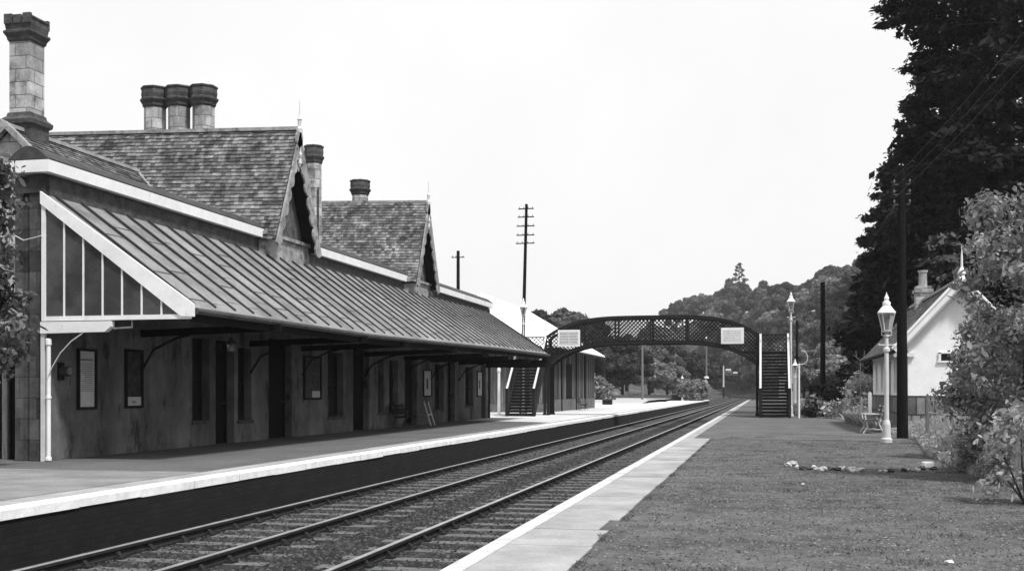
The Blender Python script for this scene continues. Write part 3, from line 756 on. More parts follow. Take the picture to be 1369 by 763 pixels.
for x0, x1 in ((-14.03, -12.40), (-.20, 1.40)):
    YS = 61.2
    lp = MB(); lp.box(x0, x1, YB0, YB1, 3.52, 3.6)
    ld = FB(lp, 'landing', M_WOOD)
    m = MB()
    for xp in (x0+.05, x1-.05):
        m.box(xp-.05, xp+.05, YB1-.05, YB1+.05, 0, 4.7)
    outer = x0+.05 if x0 < -5 else x1-.05
    m.bar((x0, YB1, 4.65), (x1, YB1, 4.65), .06, .07); m.bar((x0, YB1, 3.65), (x1, YB1, 3.65), .06, .07)
    m.bar((outer, YB0, 4.65), (outer, YB1, 4.65), .06, .07)
    c = x0-1
    while c < x1+1:
        for s_ in (-1, 1):
            pts = [(c+s_*(z-3.65), YB1+.01*s_, z) for z in np.linspace(3.65, 4.62, 20) if x0 <= c+s_*(z-3.65) <= x1]
            if len(pts) > 1: m.bar(pts[0], pts[-1], .012, .04)
        c += .24
    c = YB0-1
    while c < YB1+1:
        for s_ in (-1, 1):
            pts = [(outer+.01*s_, c+s_*(z-3.65), z) for z in np.linspace(3.65, 4.62, 20) if YB0 <= c+s_*(z-3.65) <= YB1]
            if len(pts) > 1: m.bar(pts[0], pts[-1], .012, .04)
        c += .24
    FB(m, 'landing_rail', M_BLACKMETAL, ld)
    # flight
    n = 20; rise = 3.6/n; run = (YB0-YS)/n
    tr = MB(); rs = MB()
    for k in range(n-1):
        z = (k+1)*rise; y = YS+k*run
        tr.box(x0+.09, x1-.09, y-.03, y+run-.004, z-.035, z)
        rs.box(x0+.09, x1-.09, y+.0, y+.02, z-rise+.03, z-.036)
    fl = FB(tr, 'stair_flight', M_IRON); FB(rs, 'risers', M_BLACKMETAL, fl)
    for xp in (x0+.05, x1-.05):
        sg = MB(); sg.prism([(xp-.035, YS-.1, 0), (xp-.035, YS+.25, 0), (xp-.035, YB0, 3.3), (xp-.035, YB0, 3.72), (xp-.035, YS-.1, .28)], (.07, 0, 0))
        s1 = FB(sg, 'stringer', M_BLACKMETAL, fl)
        nw = MB(); nw.box(xp-.07, xp+.07, YS-.22, YS-.08, 0, 1.5); nw.box(xp-.09, xp+.09, YS-.24, YS-.06, 1.5, 1.56); FB(MB().box(xp-.05, xp+.05, YB0-.05, YB0+.05, 3.2, 4.62), 'top_newel', M_BLACKMETAL, fl)
        if x0 > -5 or xp > -13: nw.box(xp-.085, xp+.085, YS-.20, YS-.06, 0, 1.45)
        FB(nw, 'newel', M_BLACKMETAL, fl)
        hr = MB(); hr.bar((xp, YS-.15, 1.5), (xp, YB0-.02, 4.62), .11, .06); FB(hr, 'handrail', M_POST, fl)
        lt = MB(); c = YS-5
        while c < YB0+6:                                # lattice between string and handrail
            for s_ in (-.4, 1.9):
                pts = []
                for y in np.linspace(YS-.1, YB0, 50):
                    z = (y-c)*s_ ; lo = .28+(y-YS+.1)*.947; hi = lo+1.15
                    if lo <= z <= hi: pts.append((xp, y, z))
                if len(pts) > 1: lt.bar(pts[0], pts[-1], .012, .035)
            c += .3 if True else 0
        FB(lt, 'side_lattice', M_BLACKMETAL, fl)
# closed dark panel under the lower right flight
# signs on the bridge
def bsign(pa, pb, ya, yb, label, split):
    D = 65.0
    a = P(pa, ya, D); b = P(pb, yb, D); y = YB0-.14
    xl = XM; 
    def xat(px):                                        # x on the plane y
        r = (px-684.5)/F; return (r*K*y-S*y)/(K+r*S)
    x0, x1 = xat(pa), xat(pb); dd = -x0*S+y*K
    z1, z0 = HC+(HOR-ya)/F*dd, HC+(HOR-yb)/F*dd
    o_ = ((x0+x1)/2, y, z0); t = thing('sign_board', o_, label, 'sign', 'white sign boards on the footbridge')
    MB().box(x0, x1, y-.02, y, z0, z1).build('board', M_WHITE, t, o_)
    MB().box(x0+.1, x1-.1, y-.03, y-.021, z0+.1, z1-.1).build('face', M_SIGN if not split else grey('grey_sign_face', .5, .05), t, o_)
    m = MB(); q = random.Random(9); rows = 5 if not split else 4
    for r in range(rows):
        z = z1-.17-(z1-z0-.30)*(r+.1)/rows; x = x0+.14
        hgt = (z1-z0-.3)/rows*.42
        while x < x1-.18:
            w = q.uniform(.012, .03); m.box(x, x+w, y-.033, y-.0301, z-hgt, z); x += w+q.choice([.014, .014, .02, .05])
    m.build('lettering', M_INK, t, o_)
    if split: MB().box((x0+x1)/2-.01, (x0+x1)/2+.01, y-.035, y-.0301, z0+.1, z1-.1).build('joint', M_SIGN, t, o_)
bsign(746, 775.5, 441, 463, 'white framed sign board with grey lettered face on the left curve of the footbridge', True)
bsign(964, 994.5, 438, 459.5, 'plain white framed sign board on the right curve of the footbridge', False)

# ------------------------------------------------------------------ lamps
def lamp(height, label, group='white lamp posts'):
    t = thing('lamp_post', (0,0,0), label, 'lamp post', group); h = height-1.15
    m = MB(); m.lathe((0,0,0), [(.15,0),(.15,.10),(.115,.14),(.105,.5),(.09,.56),(.068,.62),(.062,1.2),(.055,h-.5),(.09,h-.47),(.09,h-.40),(.055,h-.36),(.045,h-.1),(.08,h-.06),(.05,h)], 14)
    m.build('column', M_POST, t, smooth=False)
    m = MB(); m.tube([(-.2,0,h-.30),(.2,0,h-.30)], .018, 6)
    for s_ in (-1, 1): m.tube([(0,0,h-.05),(s_*.13,0,h-.03),(s_*.13,0,h+.1)], .015, 6); m.lathe((s_*.2,0,h-.33), [(.0,0),(.03,.02),(.03,.05),(0,.07)], 8)
    m.build('ladder_bar', M_POST, t)
    lan = MB()
    for k in range(4):
        a0, a1 = k*math.pi/2+math.pi/4, (k+1)*math.pi/2+math.pi/4
        p = lambda a, r, z: (r*math.cos(a), r*math.sin(a), z)
        lan.bar(p(a0,.12,h+.08), p(a0,.235,h+.55), .025, .025)
        lan.bar(p(a0,.235,h+.55), p(a1,.235,h+.55), .03, .03); lan.bar(p(a0,.12,h+.08), p(a1,.12,h+.08), .025, .025)
    lan.lathe((0,0,h+.02), [(.05,0),(.13,.04),(.14,.06)], 8)
    L = lan.build('lantern_frame', M_POST, t)
    MB().lathe((0,0,h+.09), [(.105,0),(.212,.44)], 4, math.pi/4).build('lantern_glass', M_LANT, L)
    MB().lathe((0,0,h+.57), [(.25,0),(.235,.03),(.15,.14),(.10,.2),(.11,.23),(.10,.3),(.05,.34),(.07,.39),(.05,.44),(.02,.5),(0,.58)], 12).build('lantern_roof', M_WHITE, L)
    MB().lathe((0,0,h+.15), [(.02,0),(.035,.12),(.03,.2),(.05,.3)], 8).build('burner', M_DARK, L)
    return t
l1 = lamp(4.10, 'white lamp post with glass lantern standing beside the dark telegraph pole'); l1.location = (3.27, 32.0, 0); l1.rotation_euler = (0,0,.22)
l2 = lamp(6.95, 'tall white lamp post rising at the right steps of the footbridge'); l2.location = (1.50, 64.2, 0)
dup(l2, (-13.87, 65.0, 0), 'tall white lamp post behind the left steps of the footbridge')
q = G(1063, 92); dup(l1, (q[0], q[1], 0), 'small white lamp post seen just right of the right footbridge steps')
q = G(912, 182); dup(l1, (q[0], q[1], 0), 'distant white lamp post near the far end of the left platform')
# white pole by the shed
q = G(667, 66.5); o = MB(); o.lathe((0,0,0), [(.12,0),(.12,.1),(.09,.14),(.08,2.5),(.11,2.55),(.11,2.7),(.08,2.75),(.08,3.0),(.1,3.1)], 12)
o = o.build('white_post', M_WHITE); o.location = (q[0], q[1], .004); tag(o, 'plain white post seen between the station corner and the left bridge steps', 'post')
# white post with crook
q = G(1068.3, 58.5); t = thing('crook_post', (q[0], q[1], 0), 'thin white post with a curved hook beside the right bridge steps', 'post')
MB().lathe((q[0], q[1], 0), [(.05,0),(.045,2.8),(.03,2.85)], 8).build('column', M_WHITE, t, t.location)
m = MB(); m.tube([(q[0], q[1], 2.8)]+[(q[0]+.15+.28*math.sin(a), q[1], 3.15-.36*math.cos(a)) for a in np.linspace(0, 3.3, 10)], .022, 6); m.build('hook', M_POST, t, t.location)

# ------------------------------------------------------------------ poles and wires
def tpole(loc, h, r0, r1, label, arms=(), group='telegraph poles', mat=M_WOOD, lean=0, ins=True):
    t = thing('telegraph_pole', loc, label, 'telegraph pole', group)
    MB().tube([(0,0,0), (lean*.5, 0, h*.5), (lean, 0, h)], [r0, (r0+r1)/2, r1], 10).build('pole', mat, t)
    for z, w in arms:
        lx = lean*z/h
        a = MB().box(lx-w/2, lx+w/2, -.14, -.06, z-.028, z+.028).build('cross_arm', mat, t)
        n = 4
        for k in range(n):
            m = MB(); x = lx-w/2+.08+(w-.16)*k/(n-1); m.lathe((x, -.1, z+.05), [(.012,-.02),(.022,.0),(.025,.06),(.01,.08)], 6)
            m.build('insulator', M_GREYWOOD, a)
    return t
tall = G(697, 68.5); tpole(tall, 12.8, .135, .085, 'tall telegraph pole with five cross arms behind the left bridge lamp', [(12.5,.95),(12.0,1.0),(11.45,1.1),(10.9,1.1),(10.4,1.15)], lean=.32)
q = G(612.5, 76); tpole((q[0], q[1], 0), 10.9, .15, .11, 'shorter pole with one arm rising behind the station gutter', [(10.45,.9)])
pr = (4.05, 35.2, 0); t = thing('telegraph_pole', pr, 'thick black telegraph pole in front of the white cottage corner', 'telegraph pole', 'telegraph poles')
MB().tube([(0,0,0),(-.02,0,4),(-.03,0,8.0)], [.165,.14,.10], 12).build('pole', M_WOOD, t)
m = MB()
for z in (7.55, 7.25, 6.95): m.tube([(-.10,-.05,z),(-.24,-.05,z),(-.24,-.05,z+.08)], .012, 5); m.lathe((-.24,-.05,z+.05), [(.015,0),(.03,.03),(.03,.07),(.01,.10)], 8); m.lathe((.20,-.05,z+.05), [(.015,0),(.03,.03),(.03,.07),(.01,.10)], 8); m.tube([(.1,-.05,z),(.20,-.05,z),(.20,-.05,z+.06)], .012, 5)
m.build('insulators', M_GREYWOOD, t)
q1 = G(1100, 69); tpole((q1[0], q1[1], 0), 8.1, .17, .13, 'plain dark telegraph pole above the clipped hedge')
q2 = G(1065.5, 105); tpole((q2[0], q2[1], 0), 8.0, .16, .12, 'far slim telegraph pole right of the bridge steps')
q = G(858.8, 155); tpole((q[0], q[1], 0), 8.6, .17, .13, 'grey pole at the back of the left platform', mat=M_GREYWOOD)
q = G(908, 215); tpole((q[0], q[1], 0), 8.0, .16, .12, 'distant telegraph pole with square of arms beside the far lamp', [(7.7,3.4),(7.1,3.4),(6.5,3.0),(5.9,2.6)], mat=M_GREYWOOD)
q = G(928.5, 260); tpole((q[0], q[1], .6), 7.2, .15, .12, 'farthest telegraph pole with two arms above the pale bush', [(6.9,3.4),(6.2,3.4)], mat=M_GREYWOOD)
far = P(1500, -116, 15.0)
for k, z in enumerate((7.63, 7.33, 7.03)):
    a = Vector((pr[0]-.24, pr[1]-.05, z+.1)); b = Vector((far[0], far[1], far[2]-k*.28))
    pts = [a.lerp(b, i/12)-Vector((0,0,.12*math.sin(math.pi*i/12))) for i in range(13)]
    o = MB().tube(pts, .005, 4).build('telegraph_wire', M_GREYWOOD)
    tag(o, ['topmost', 'middle', 'lowest'][k]+' of three wires climbing from the black pole across the dark conifers', 'wire', 'wires from the black pole')
a = Vector((pr[0]-.03, pr[1], 7.2)); b = Vector((q1[0], q1[1], 7.9))
pts = [b.lerp(a, i/12)-Vector((0,0,.6*math.sin(math.pi*i/12))) for i in range(13)]
tag(MB().tube(pts, .006, 4).build('telegraph_wire', M_IRON), 'thin sagging wire between the black pole and the pole above the hedge', 'wire')

# signals
q = G(944.3, 190); t = thing('signal_post', (q[0], q[1], 0), 'tall pale post with white collar at the far end of the left platform', 'signal')
MB().tube([(q[0],q[1],0),(q[0],q[1],10.2)], [.2,.12], 10).build('column', M_GREYWOOD, t, t.location)
MB().lathe((q[0],q[1],3.55), [(.2,0),(.42,.06),(.42,.32),(.2,.4)], 12).build('collar', M_WHITE, t, t.location)
MB().lathe((q[0],q[1],10.2), [(.12,0),(.2,.1),(.15,.3),(.05,.5),(.0,.9)], 10).build('finial', M_WHITE, t, t.location)
q = G(967.3, 262, .0); t = thing('signal_post', (q[0], q[1], 0), 'distant railway signal with two short white arms beside the curve', 'signal')
MB().tube([(q[0],q[1],0),(q[0],q[1],2.4)], [.2,.2], 8).build('lower_column', M_DARK, t, t.location)
MB().tube([(q[0],q[1],2.4),(q[0],q[1],7.4)], [.2,.15], 8).build('column', M_POST, t, t.location)
MB().box(q[0]+.5, q[0]+1.7, q[1]-.1, q[1]-.05, 6.3, 6.65).build('signal_arm', M_WHITE, t, t.location)
MB().box(q[0]+2.2, q[0]+3.2, q[1]-.1, q[1]-.05, 5.6, 5.95).build('signal_arm', M_WHITE, t, t.location)
m = MB(); m.bar((q[0], q[1], 5.3), (q[0]+3.3, q[1], 5.3), .12, .15); m.tube([(q[0]+1.8,q[1],5.3),(q[0]+1.8,q[1],6.5)], .12, 6); m.build('bracket', M_GREYWOOD, t, t.location)

# ------------------------------------------------------------------ goods shed
SX, SY0, SY1 = -13.95, 73.0, 94.0
sh = thing('goods_shed', (SX, SY0, 0), 'long shed with vertical weathered boards and pale hipped roof beyond the footbridge', 'shed')
def SH(m, name, mat, parent=None): return m.build(name, mat, parent or sh, sh.location)
SH(MB().box(SX-12, SX-.03, SY0+.03, SY1-.03, 0, 4.3), 'inner_wall', M_DARK)
m = MB(); y = SY0; r5 = random.Random(3)
while y < SY1: 
    w = .22; m.box(SX-.03, SX+.0+r5.uniform(0, .03), y, min(SY1, y+w-.012), .85 if r5.random() > .0 else 0, 4.3); y += w
x = SX-12
while x < SX: m.box(x, x+.208, SY0-.03, SY0+.029, .6, 4.3); x += .22
SH(m, 'wall_boards', M_BOARD)
m = MB(); m.box(SX-.02, SX+.06, SY0, SY1, 0, .84); m.box(SX-12, SX-.03, SY0-.06, SY0, 0, .58); SH(m, 'stone_plinth', grey('shed_plinth', .12, .4, 3, 20, .9, .02, .2))
m = MB()
for y in (SY0+.1, 78, 84.3, 88.6): m.box(SX+.035, SX+.12, y-.1, y+.1, 0, 4.3)
SH(m, 'posts', M_DARK)
d = SH(MB().box(SX+.035, SX+.06, 80.2, 82.4, .86, 3.4), 'sliding_door', M_WOOD)
ex, ez, rz_, rx = SX+.85, 4.38, 8.5, -20.0
m = MB(); A = [(ex, SY0-.8, ez), (ex, SY1+.6, ez), (rx, SY1-.0, rz_), (rx, SY0+6, rz_), (2*rx-ex, SY0-.8, ez), (2*rx-ex, SY1+.6, ez)]
m.add(A+[(x, y, z-.12) for x, y, z in A], [(0,1,2,3), (4,3,2,5), (0,3,4), (1,5,2), (6,7,1,0), (10,6,0,4), (7,11,5,1), (9,8,7,6), (9,6,10), (8,11,7), (8,9,10,11)])
SH(m, 'roof', M_SHEDR)
m = MB(); m.bar((ex+.05, SY0-.8, ez-.2), (ex+.05, SY1+.6, ez-.2), .1, .14); m.bar((2*rx-ex, SY0-.85, ez-.18), (ex, SY0-.85, ez-.18), .1, .12); SH(m, 'gutter', M_DARK)

# things at the back of the left platform
q = G(812, 118); t = thing('equipment_box', (q[0], q[1], .01), 'small dark box on the pale ground right of the goods shed', 'box')
MB().box(q[0]-.5, q[0]+.5, q[1]-.3, q[1]+.3, .01, .5).build('box_body', M_DARK, t, t.location)
MB().prism([(q[0]-.56, q[1]-.36, .5), (q[0]+.56, q[1]-.36, .5), (q[0]+.5, q[1]-.3, .62), (q[0]-.5, q[1]-.3, .62)], (0,.72,0)).build('lid', M_IRON, t, t.location)
a, b = G(800, 160), G(909, 172)
m = MB(); n = 24
for i in range(n):
    p, r = Vector(a).lerp(Vector(b), i/n), Vector(a).lerp(Vector(b), (i+.995)/n); m.bar((p.x, p.y, .45), (r.x, r.y, .45), .4, .9+rnd.uniform(-.04,.04))
tag(m.build('stone_wall', M_STONED), 'long low dark wall behind the far part of the left platform', 'wall')
q = G(878, 150); 
m = MB()
for k in range(6): m.bar((q[0]-1.3, q[1]-.3+.2*(k%3), .1+.17*(k//3)), (q[0]+1.3, q[1]-.3+.2*(k%3), .1+.17*(k//3)), .19, .16)
tag(m.build('timber_stack', M_WOOD), 'low stack of dark timbers near the back of the left platform', 'timber')

# ------------------------------------------------------------------ cottage
CX, CY0, CY1 = 4.78, 40.0, 52.4; CW = 3.3
co = thing('cottage', (CX, CY0, 0), 'small white limewashed cottage with slate roof, white verges and dark skirting', 'cottage')
def CO(m, name, mat, parent=None, **k): return m.build(name, mat, parent or co, co.location)
wins = [(41.0, 41.7, 'd'), (43.2, 44.2, 'w'), (45.2, 46.2, 'd'), (48.0, 49.0, 'w'), (50.3, 51.2, 'w')]
m = MB(); y = CY0; Z = 3.2
for a, b, kd in wins:
    z0 = 1.35 if kd == 'w' else .0; z1 = 2.55
    m.box(CX, CX+.3, y, a, 1.25, Z); 
    if kd == 'w': m.box(CX, CX+.3, a, b, 1.25, z0)
    m.box(CX, CX+.3, a, b, z1, Z); y = b
m.box(CX, CX+.3, y, CY1, 1.25, Z)
m.box(CX+.3, CX+CW, CY0, CY0+.3, 1.25, Z); m.box(CX+.3, CX+CW, CY1-.3, CY1, 1.25, Z); m.box(CX+CW-.3, CX+CW, CY0+.3, CY1-.3, 1.25, Z)
ap = 5.02
m.prism([(CX, CY0, Z+.001), (CX+CW, CY0, Z+.001), (CX+CW/2, CY0, ap-.05)], (0,.3,0)); m.prism([(CX, CY1-.3, Z+.001), (CX+CW, CY1-.3, Z+.001), (CX+CW/2, CY1-.3, ap-.05)], (0,.3,0))
wl = CO(m, 'wall', M_COTW)
m = MB(); y = CY0-.04
for a, b, kd in wins:
    if kd == 'd': m.box(CX-.04, CX+.28, y, a, 0, 1.249); y = b
m.box(CX-.04, CX+.28, y, CY1+.04, 0, 1.249); m.box(CX+.28, CX+CW+.04, CY0-.04, CY0+.28, 0, 1.249); m.box(CX+.28, CX+CW+.04, CY1-.24, CY1+.04, 0, 1.249); m.box(CX+CW-.26, CX+CW+.04, CY0+.28, CY1-.24, 0, 1.249)
CO(m, 'stone_skirting', block('rubble_skirting', .17, .3, .6, .03, .5, .3, .02, .95, .4))
for a, b, kd in wins:
    if kd == 'w':
        f_ = MB(); f_.box(CX+.1, CX+.16, a, a+.07, 1.35, 2.55); f_.box(CX+.1, CX+.16, b-.07, b, 1.35, 2.55); f_.box(CX+.1, CX+.16, a+.07, b-.07, 1.35, 1.42); f_.box(CX+.1, CX+.16, a+.07, b-.07, 2.48, 2.55); f_.box(CX+.1, CX+.16, a+.07, b-.07, 1.92, 1.97)
        w = CO(f_, 'window', M_WHITE); CO(MB().box(CX+.12, CX+.13, a+.07, b-.07, 1.42, 2.48), 'pane', M_PANE, w)
    else:
        f_ = MB(); f_.box(CX+.1, CX+.14, a, b, 0, 2.55)
        for k in range(5): f_.box(CX+.085, CX+.1, a+.05+k*(b-a-.1)/5, a+.04+(k+1)*(b-a-.1)/5, .05, 2.4)
        w = CO(f_, 'door', M_DARK); CO(MB().lathe((CX+.07, b-.15, 1.0), [(.02,0),(.03,.03),(.02,.06)], 8), 'handle', M_IRON, w)
# slit window in the gable
x0, x1 = 5.83, 6.33
CO(MB().box(x0, x1, CY0-.03, CY0-.004, 2.42, 2.66), 'slit_window', M_DARK)
m = MB(); m.box(x0-.12, x1+.12, CY0-.06, CY0-.004, 2.36, 2.419); m.box(x0-.08, x0, CY0-.05, CY0-.004, 2.42, 2.7); m.box(x0-.08, x1+.08, CY0-.05, CY0-.004, 2.661, 2.71); CO(m, 'slit_window_frame', M_WHITE)
# roof
ov = .45; sl_ = (ap-Z)/(CW/2); ye0, ye1 = CY0-.35, CY1+.3
zl = Z-ov*sl_*.9; xm = CX+CW/2
m = MB(); A = [(CX-ov, ye0, zl+.05), (CX-ov, ye1, zl+.05), (xm, ye1, ap+.05), (xm, ye0, ap+.05), (CX+CW+ov, ye0, zl+.05), (CX+CW+ov, ye1, zl+.05)]
m.add(A+[(x, y, z-.08) for x, y, z in A], [(0,1,2,3),(3,2,5,4),(6,9,8,7),(9,10,11,8),(0,3,9,6),(3,4,10,9),(1,7,8,2),(2,8,11,5),(0,6,7,1),(4,5,11,10)])
rf = CO(m, 'roof', M_SLATED)
L = math.hypot(CW/2+ov, ap-zl)
CO(slates((CX-ov, ye0, zl+.05), (0,1,0), (CW/2+ov, 0, ap-zl), ye1-ye0, L, .25, .15, None, 21), 'slates', M_COTR, rf)
CO(slates((CX+CW+ov, ye0, zl+.05), (0,1,0), (-(CW/2+ov), 0, ap-zl), ye1-ye0, L, .25, .15, None, 22), 'slates', M_COTR, rf)
m = MB(); m.bar((xm, ye0, ap+.1), (xm, ye1, ap+.1), .2, .1); CO(m, 'ridge_tiles', M_RIDGE, rf)
for s_ in (-1, 1):
    m = MB(); e = (xm+s_*(CW/2+ov+.03), ye0-.02, zl+.02); m.bar((xm, ye0-.02, ap+.08), e, .05, .26, (0,0,1)); m.bar((xm, ye0+.06, ap-.12), (e[0], ye0+.06, e[2]-.2), .10, .10, (0,0,1)); m.bar((xm, ye0-.03, ap+.19), (e[0], ye0-.03, e[2]+.11), .12, .04); CO(m, 'verge_board', M_WHITE, rf)
m = MB(); m.tube([(CX-ov-.05, ye0, zl-.02), (CX-ov-.05, ye1, zl-.02)], .06, 8); g_ = CO(m, 'gutter', M_DARK, rf)
m = MB(); m.box(CX-ov+.05, CX+.02, ye0+.05, ye0+.12, zl-.18, zl-.08); m.box(CX+.0, CX+.2, CY0-.1, CY0-.005, zl-.2, zl-.05); CO(m, 'eaves_return', M_WHITE, rf)
m = MB(); m.box(CX-.035, CX-.002, CY0, CY1, Z-.42, Z-.2); CO(m, 'fascia', M_WHITE)
f_ = MB(); f_.lathe((xm, ye0-.03, ap-.1), [(.13,0),(.17,.1),(.15,.2),(.08,.3),(.13,.38),(.11,.46),(.04,.6),(.035,.9),(.015,1.15),(0,1.3)], 8); CO(f_, 'finial', M_WHITE, rf)
ch = MB().box(xm-.3, xm+.3, 48.6, 49.3, 4.6, 5.72); ch.box(xm-.36, xm+.36, 48.53, 49.37, 5.45, 5.58); ch = CO(ch, 'chimney', M_STONE)
CO(MB().lathe((xm, 48.95, 5.7), [(.19,0),(.17,.08),(.16,.55),(.2,.6),(.2,.68),(.12,.68)], 12), 'chimney_pot', M_POT, ch)
# distant white hut
q = G(1057.5, 100); t = thing('white_hut', (q[0], q[1], 0), 'small far white hut with pitched roof just right of the bridge steps', 'hut')
x, y = q[0], q[1]
m = MB(); m.box(x-1.0, x+.55, y, y+3, 0, 2.6); m.prism([(x-1.0, y, 2.6), (x+.55, y, 2.6), (x+.55, y, 3.5)], (0,3,0)); m.build('wall', M_COTW, t, t.location)
MB().prism([(x-1.15, y-.15, 2.45), (x+.65, y-.15, 3.56), (x+.65, y-.15, 3.68), (x-1.15, y-.15, 2.6)], (0,3.3,0)).build('roof', M_WHITE, t, t.location)
MB().box(x-.55, x+.15, y-.03, y-.003, 1.4, 2.1).build('window', M_DARK, t, t.location)

# ------------------------------------------------------------------ plants
def leaves(Pt, Nm, size, seed, shape=4, jit=.6, asp=1.6):
    """leaf polygons at points Pt with outward directions Nm"""
    r = np.random.default_rng(seed); n = len(Pt)
    N_ = Nm+r.normal(0, jit, (n,3)); N_ /= np.linalg.norm(N_, axis=1)[:,None]+1e-9
    A = np.cross(N_, r.normal(0, 1, (n,3))); A /= np.linalg.norm(A, axis=1)[:,None]+1e-9
    B = np.cross(N_, A); s = (size*np.clip(r.lognormal(-.08, .38, n), .4, 2.2))[:,None]
    a, b = A*s*asp/2, B*s/2
    if shape == 4: V = np.stack([Pt-a, Pt+b, Pt+a, Pt-b], 1)
    else: V = np.stack([Pt-a, Pt-a*.35+b*.85+N_*s*.06, Pt+a*.35+b*.8+N_*s*.08, Pt+a, Pt+a*.35-b*.8+N_*s*.08, Pt-a*.35-b*.85+N_*s*.06], 1)
    return V
def ell(c, r, n, rg, lo=.72, hi=1.04):
    d = rg.normal(0, 1, (n,3)); d /= np.linalg.norm(d, axis=1)[:,None]
    return np.array(c)+d*np.array(r)*rg.uniform(lo, hi, (n,1)), d
def broad_crown(R, H, z0, nblob, per, leaf, seed, shape=4, br=.26):
    rg = np.random.default_rng(seed); Ps, Ns = [], []
    for k in range(nblob):
        d = rg.normal(0, 1, 3); d /= np.linalg.norm(d); d[2] = abs(d[2])*1.0-.25 if rg.random() < .8 else d[2]
        rad = rg.uniform(.45, .92)
        c = np.array([d[0]*R*rad, d[1]*R*rad, z0+H*.5+d[2]*H*.5*rad])
        q = R*br*rg.uniform(.55, 1.25)
        p, nn = ell(c, (q, q, q*.72), per, rg); Ps.append(p); Ns.append(nn)
    return leaves(np.concatenate(Ps), np.concatenate(Ns), leaf, seed, shape)
def trunk_mb(h, r, seed, limbs=6, spread=2.5, z0=1.5):
    q = random.Random(seed); m = MB()
    m.tube([(0,0,-.3), (q.uniform(-.1,.1), q.uniform(-.1,.1), h*.4), (q.uniform(-.3,.3), q.uniform(-.3,.3), h*.75)], [r, r*.75, r*.35], 8)
    for k in range(limbs):
        a = q.uniform(0, 6.28); z = z0+(h*.6-z0)*k/max(1, limbs-1); l = spread*q.uniform(.6, 1)
        m.tube([(0,0,z), (math.cos(a)*l*.5, math.sin(a)*l*.5, z+l*.45), (math.cos(a)*l, math.sin(a)*l, z+l*.75)], [r*.4, r*.25, r*.08], 6)
    return m
def broad_tree(name, R, H, z0, nblob, per, leaf, seed, mat, label, group, br=.25):
    t = thing(name, (0,0,0), label, 'tree', group)
    trunk_mb(z0+H, max(.14, R*.06), seed, 6, R*.7, z0*.8+.3).build('trunk', M_BARK, t)
    polys('crown', broad_crown(R, H, z0, nblob, per, leaf, seed, 4, br), mat, t); return t
def conifer(name, R, H, seed, mat, label, group, z0=2.0, dens=1.0, leaf=.28, sparse=0, per=46):
    rg = np.random.default_rng(seed); t = thing(name, (0,0,0), label, 'tree', group)
    m = MB().tube([(0,0,-.3),(0,0,H*.5),(0,0,H*.97)], [R*.07+.1, R*.045+.06, .03], 8); Ps = []; Ns = []
    z = z0
    while z < H*.99:
        f_ = (z-z0)/(H-z0); prof = (1-f_)**.55*(.82+.18*math.sin(f_*11+seed))*(rg.uniform(.72, 1.2) if not sparse else 1)
        nb = int(max(4, (8 if not sparse else 4)*dens*(1-f_*.5)))
        for k in range(nb):
            a = rg.uniform(0, 6.283); l = R*prof*rg.uniform(.5, 1.12)*(1+.22*math.sin(2*a+seed+z*.35))+.25; dr = rg.uniform(.05, .28)*l*(1-f_)
            p0 = np.array([0,0,z]); p1 = np.array([math.cos(a)*l, math.sin(a)*l, z-dr+.06*l])
            if k % 2 == 0 and l > .8: m.tube([tuple(p0), tuple((p0+p1)/2+np.array([0,0,.05*l])), tuple(p1)], [.05, .03, .01], 4, False)
            n = int(per*max(.3, l/R)*dens); u = rg.uniform(.25 if not sparse else .55, 1.03, n)**.8
            w = (1-u)*l*.28+.16*R*.35
            q = p0+(p1-p0)*u[:,None]; q[:,2] += .08*l*np.sin(u*3.14)
            q += rg.normal(0, 1, (n,3))*np.stack([w*.8, w*.8, w*.33], 1)
            Ps.append(q); nn = np.tile(np.array([math.cos(a)*.4, math.sin(a)*.4, .9]), (n,1)); Ns.append(nn)
        z += (H-z0)*(.030 if not sparse else .07)
    m.build('trunk', M_BARK, t); polys('crown', leaves(np.concatenate(Ps), np.concatenate(Ns), leaf, seed, 4, .55, 2.0), mat, t); return t

# wooded hill: four kinds of crown, copied
kinds = [broad_tree('broadleaf_tree', 6.0, 9.5, 1.6, 60, 330, .42, 101, M_OAK, 'x', 'x'),
         broad_tree('broadleaf_tree', 5.2, 11.5, 1.6, 60, 320, .42, 102, M_OAK, 'x', 'x'),
         broad_tree('broadleaf_tree', 6.5, 9.0, 1.2, 62, 310, .42, 103, M_OAKP, 'x', 'x'),
         broad_tree('broadleaf_tree', 5.6, 10.5, 1.2, 60, 320, .42, 104, M_OAKD, 'x', 'x')]
klab = ['mid grey rounded broadleaf tree in the wood on the hillside', 'taller rounded broadleaf tree in the wood on the hillside', 'paler spreading broadleaf tree in the wood on the hillside', 'darker broadleaf tree in the wood on the hillside']
used = [False]*4
def put(k, px, D, sc, lab=None, grp='trees of the wooded hillside', dz=0, name=None):
    x, y, _ = G(px, D); c_ = x-curve(y)+5.5
    if abs(c_) < 10: x += (10-abs(c_))*(1 if c_ > 0 else -1)
    z = terr(x, y)+dz
    o = kinds[k] if not used[k] else dup(kinds[k], (0,0,0)); used[k] = True
    o.location = (x, y, z); o.scale = (sc*rnd.uniform(.9, 1.12), sc*rnd.uniform(.9, 1.12), sc*rnd.uniform(.9, 1.1)); o.rotation_euler = (0, 0, rnd.uniform(0, 6.28))
    o['label'] = lab or klab[k]; o['group'] = grp; return o
q = random.Random(42)
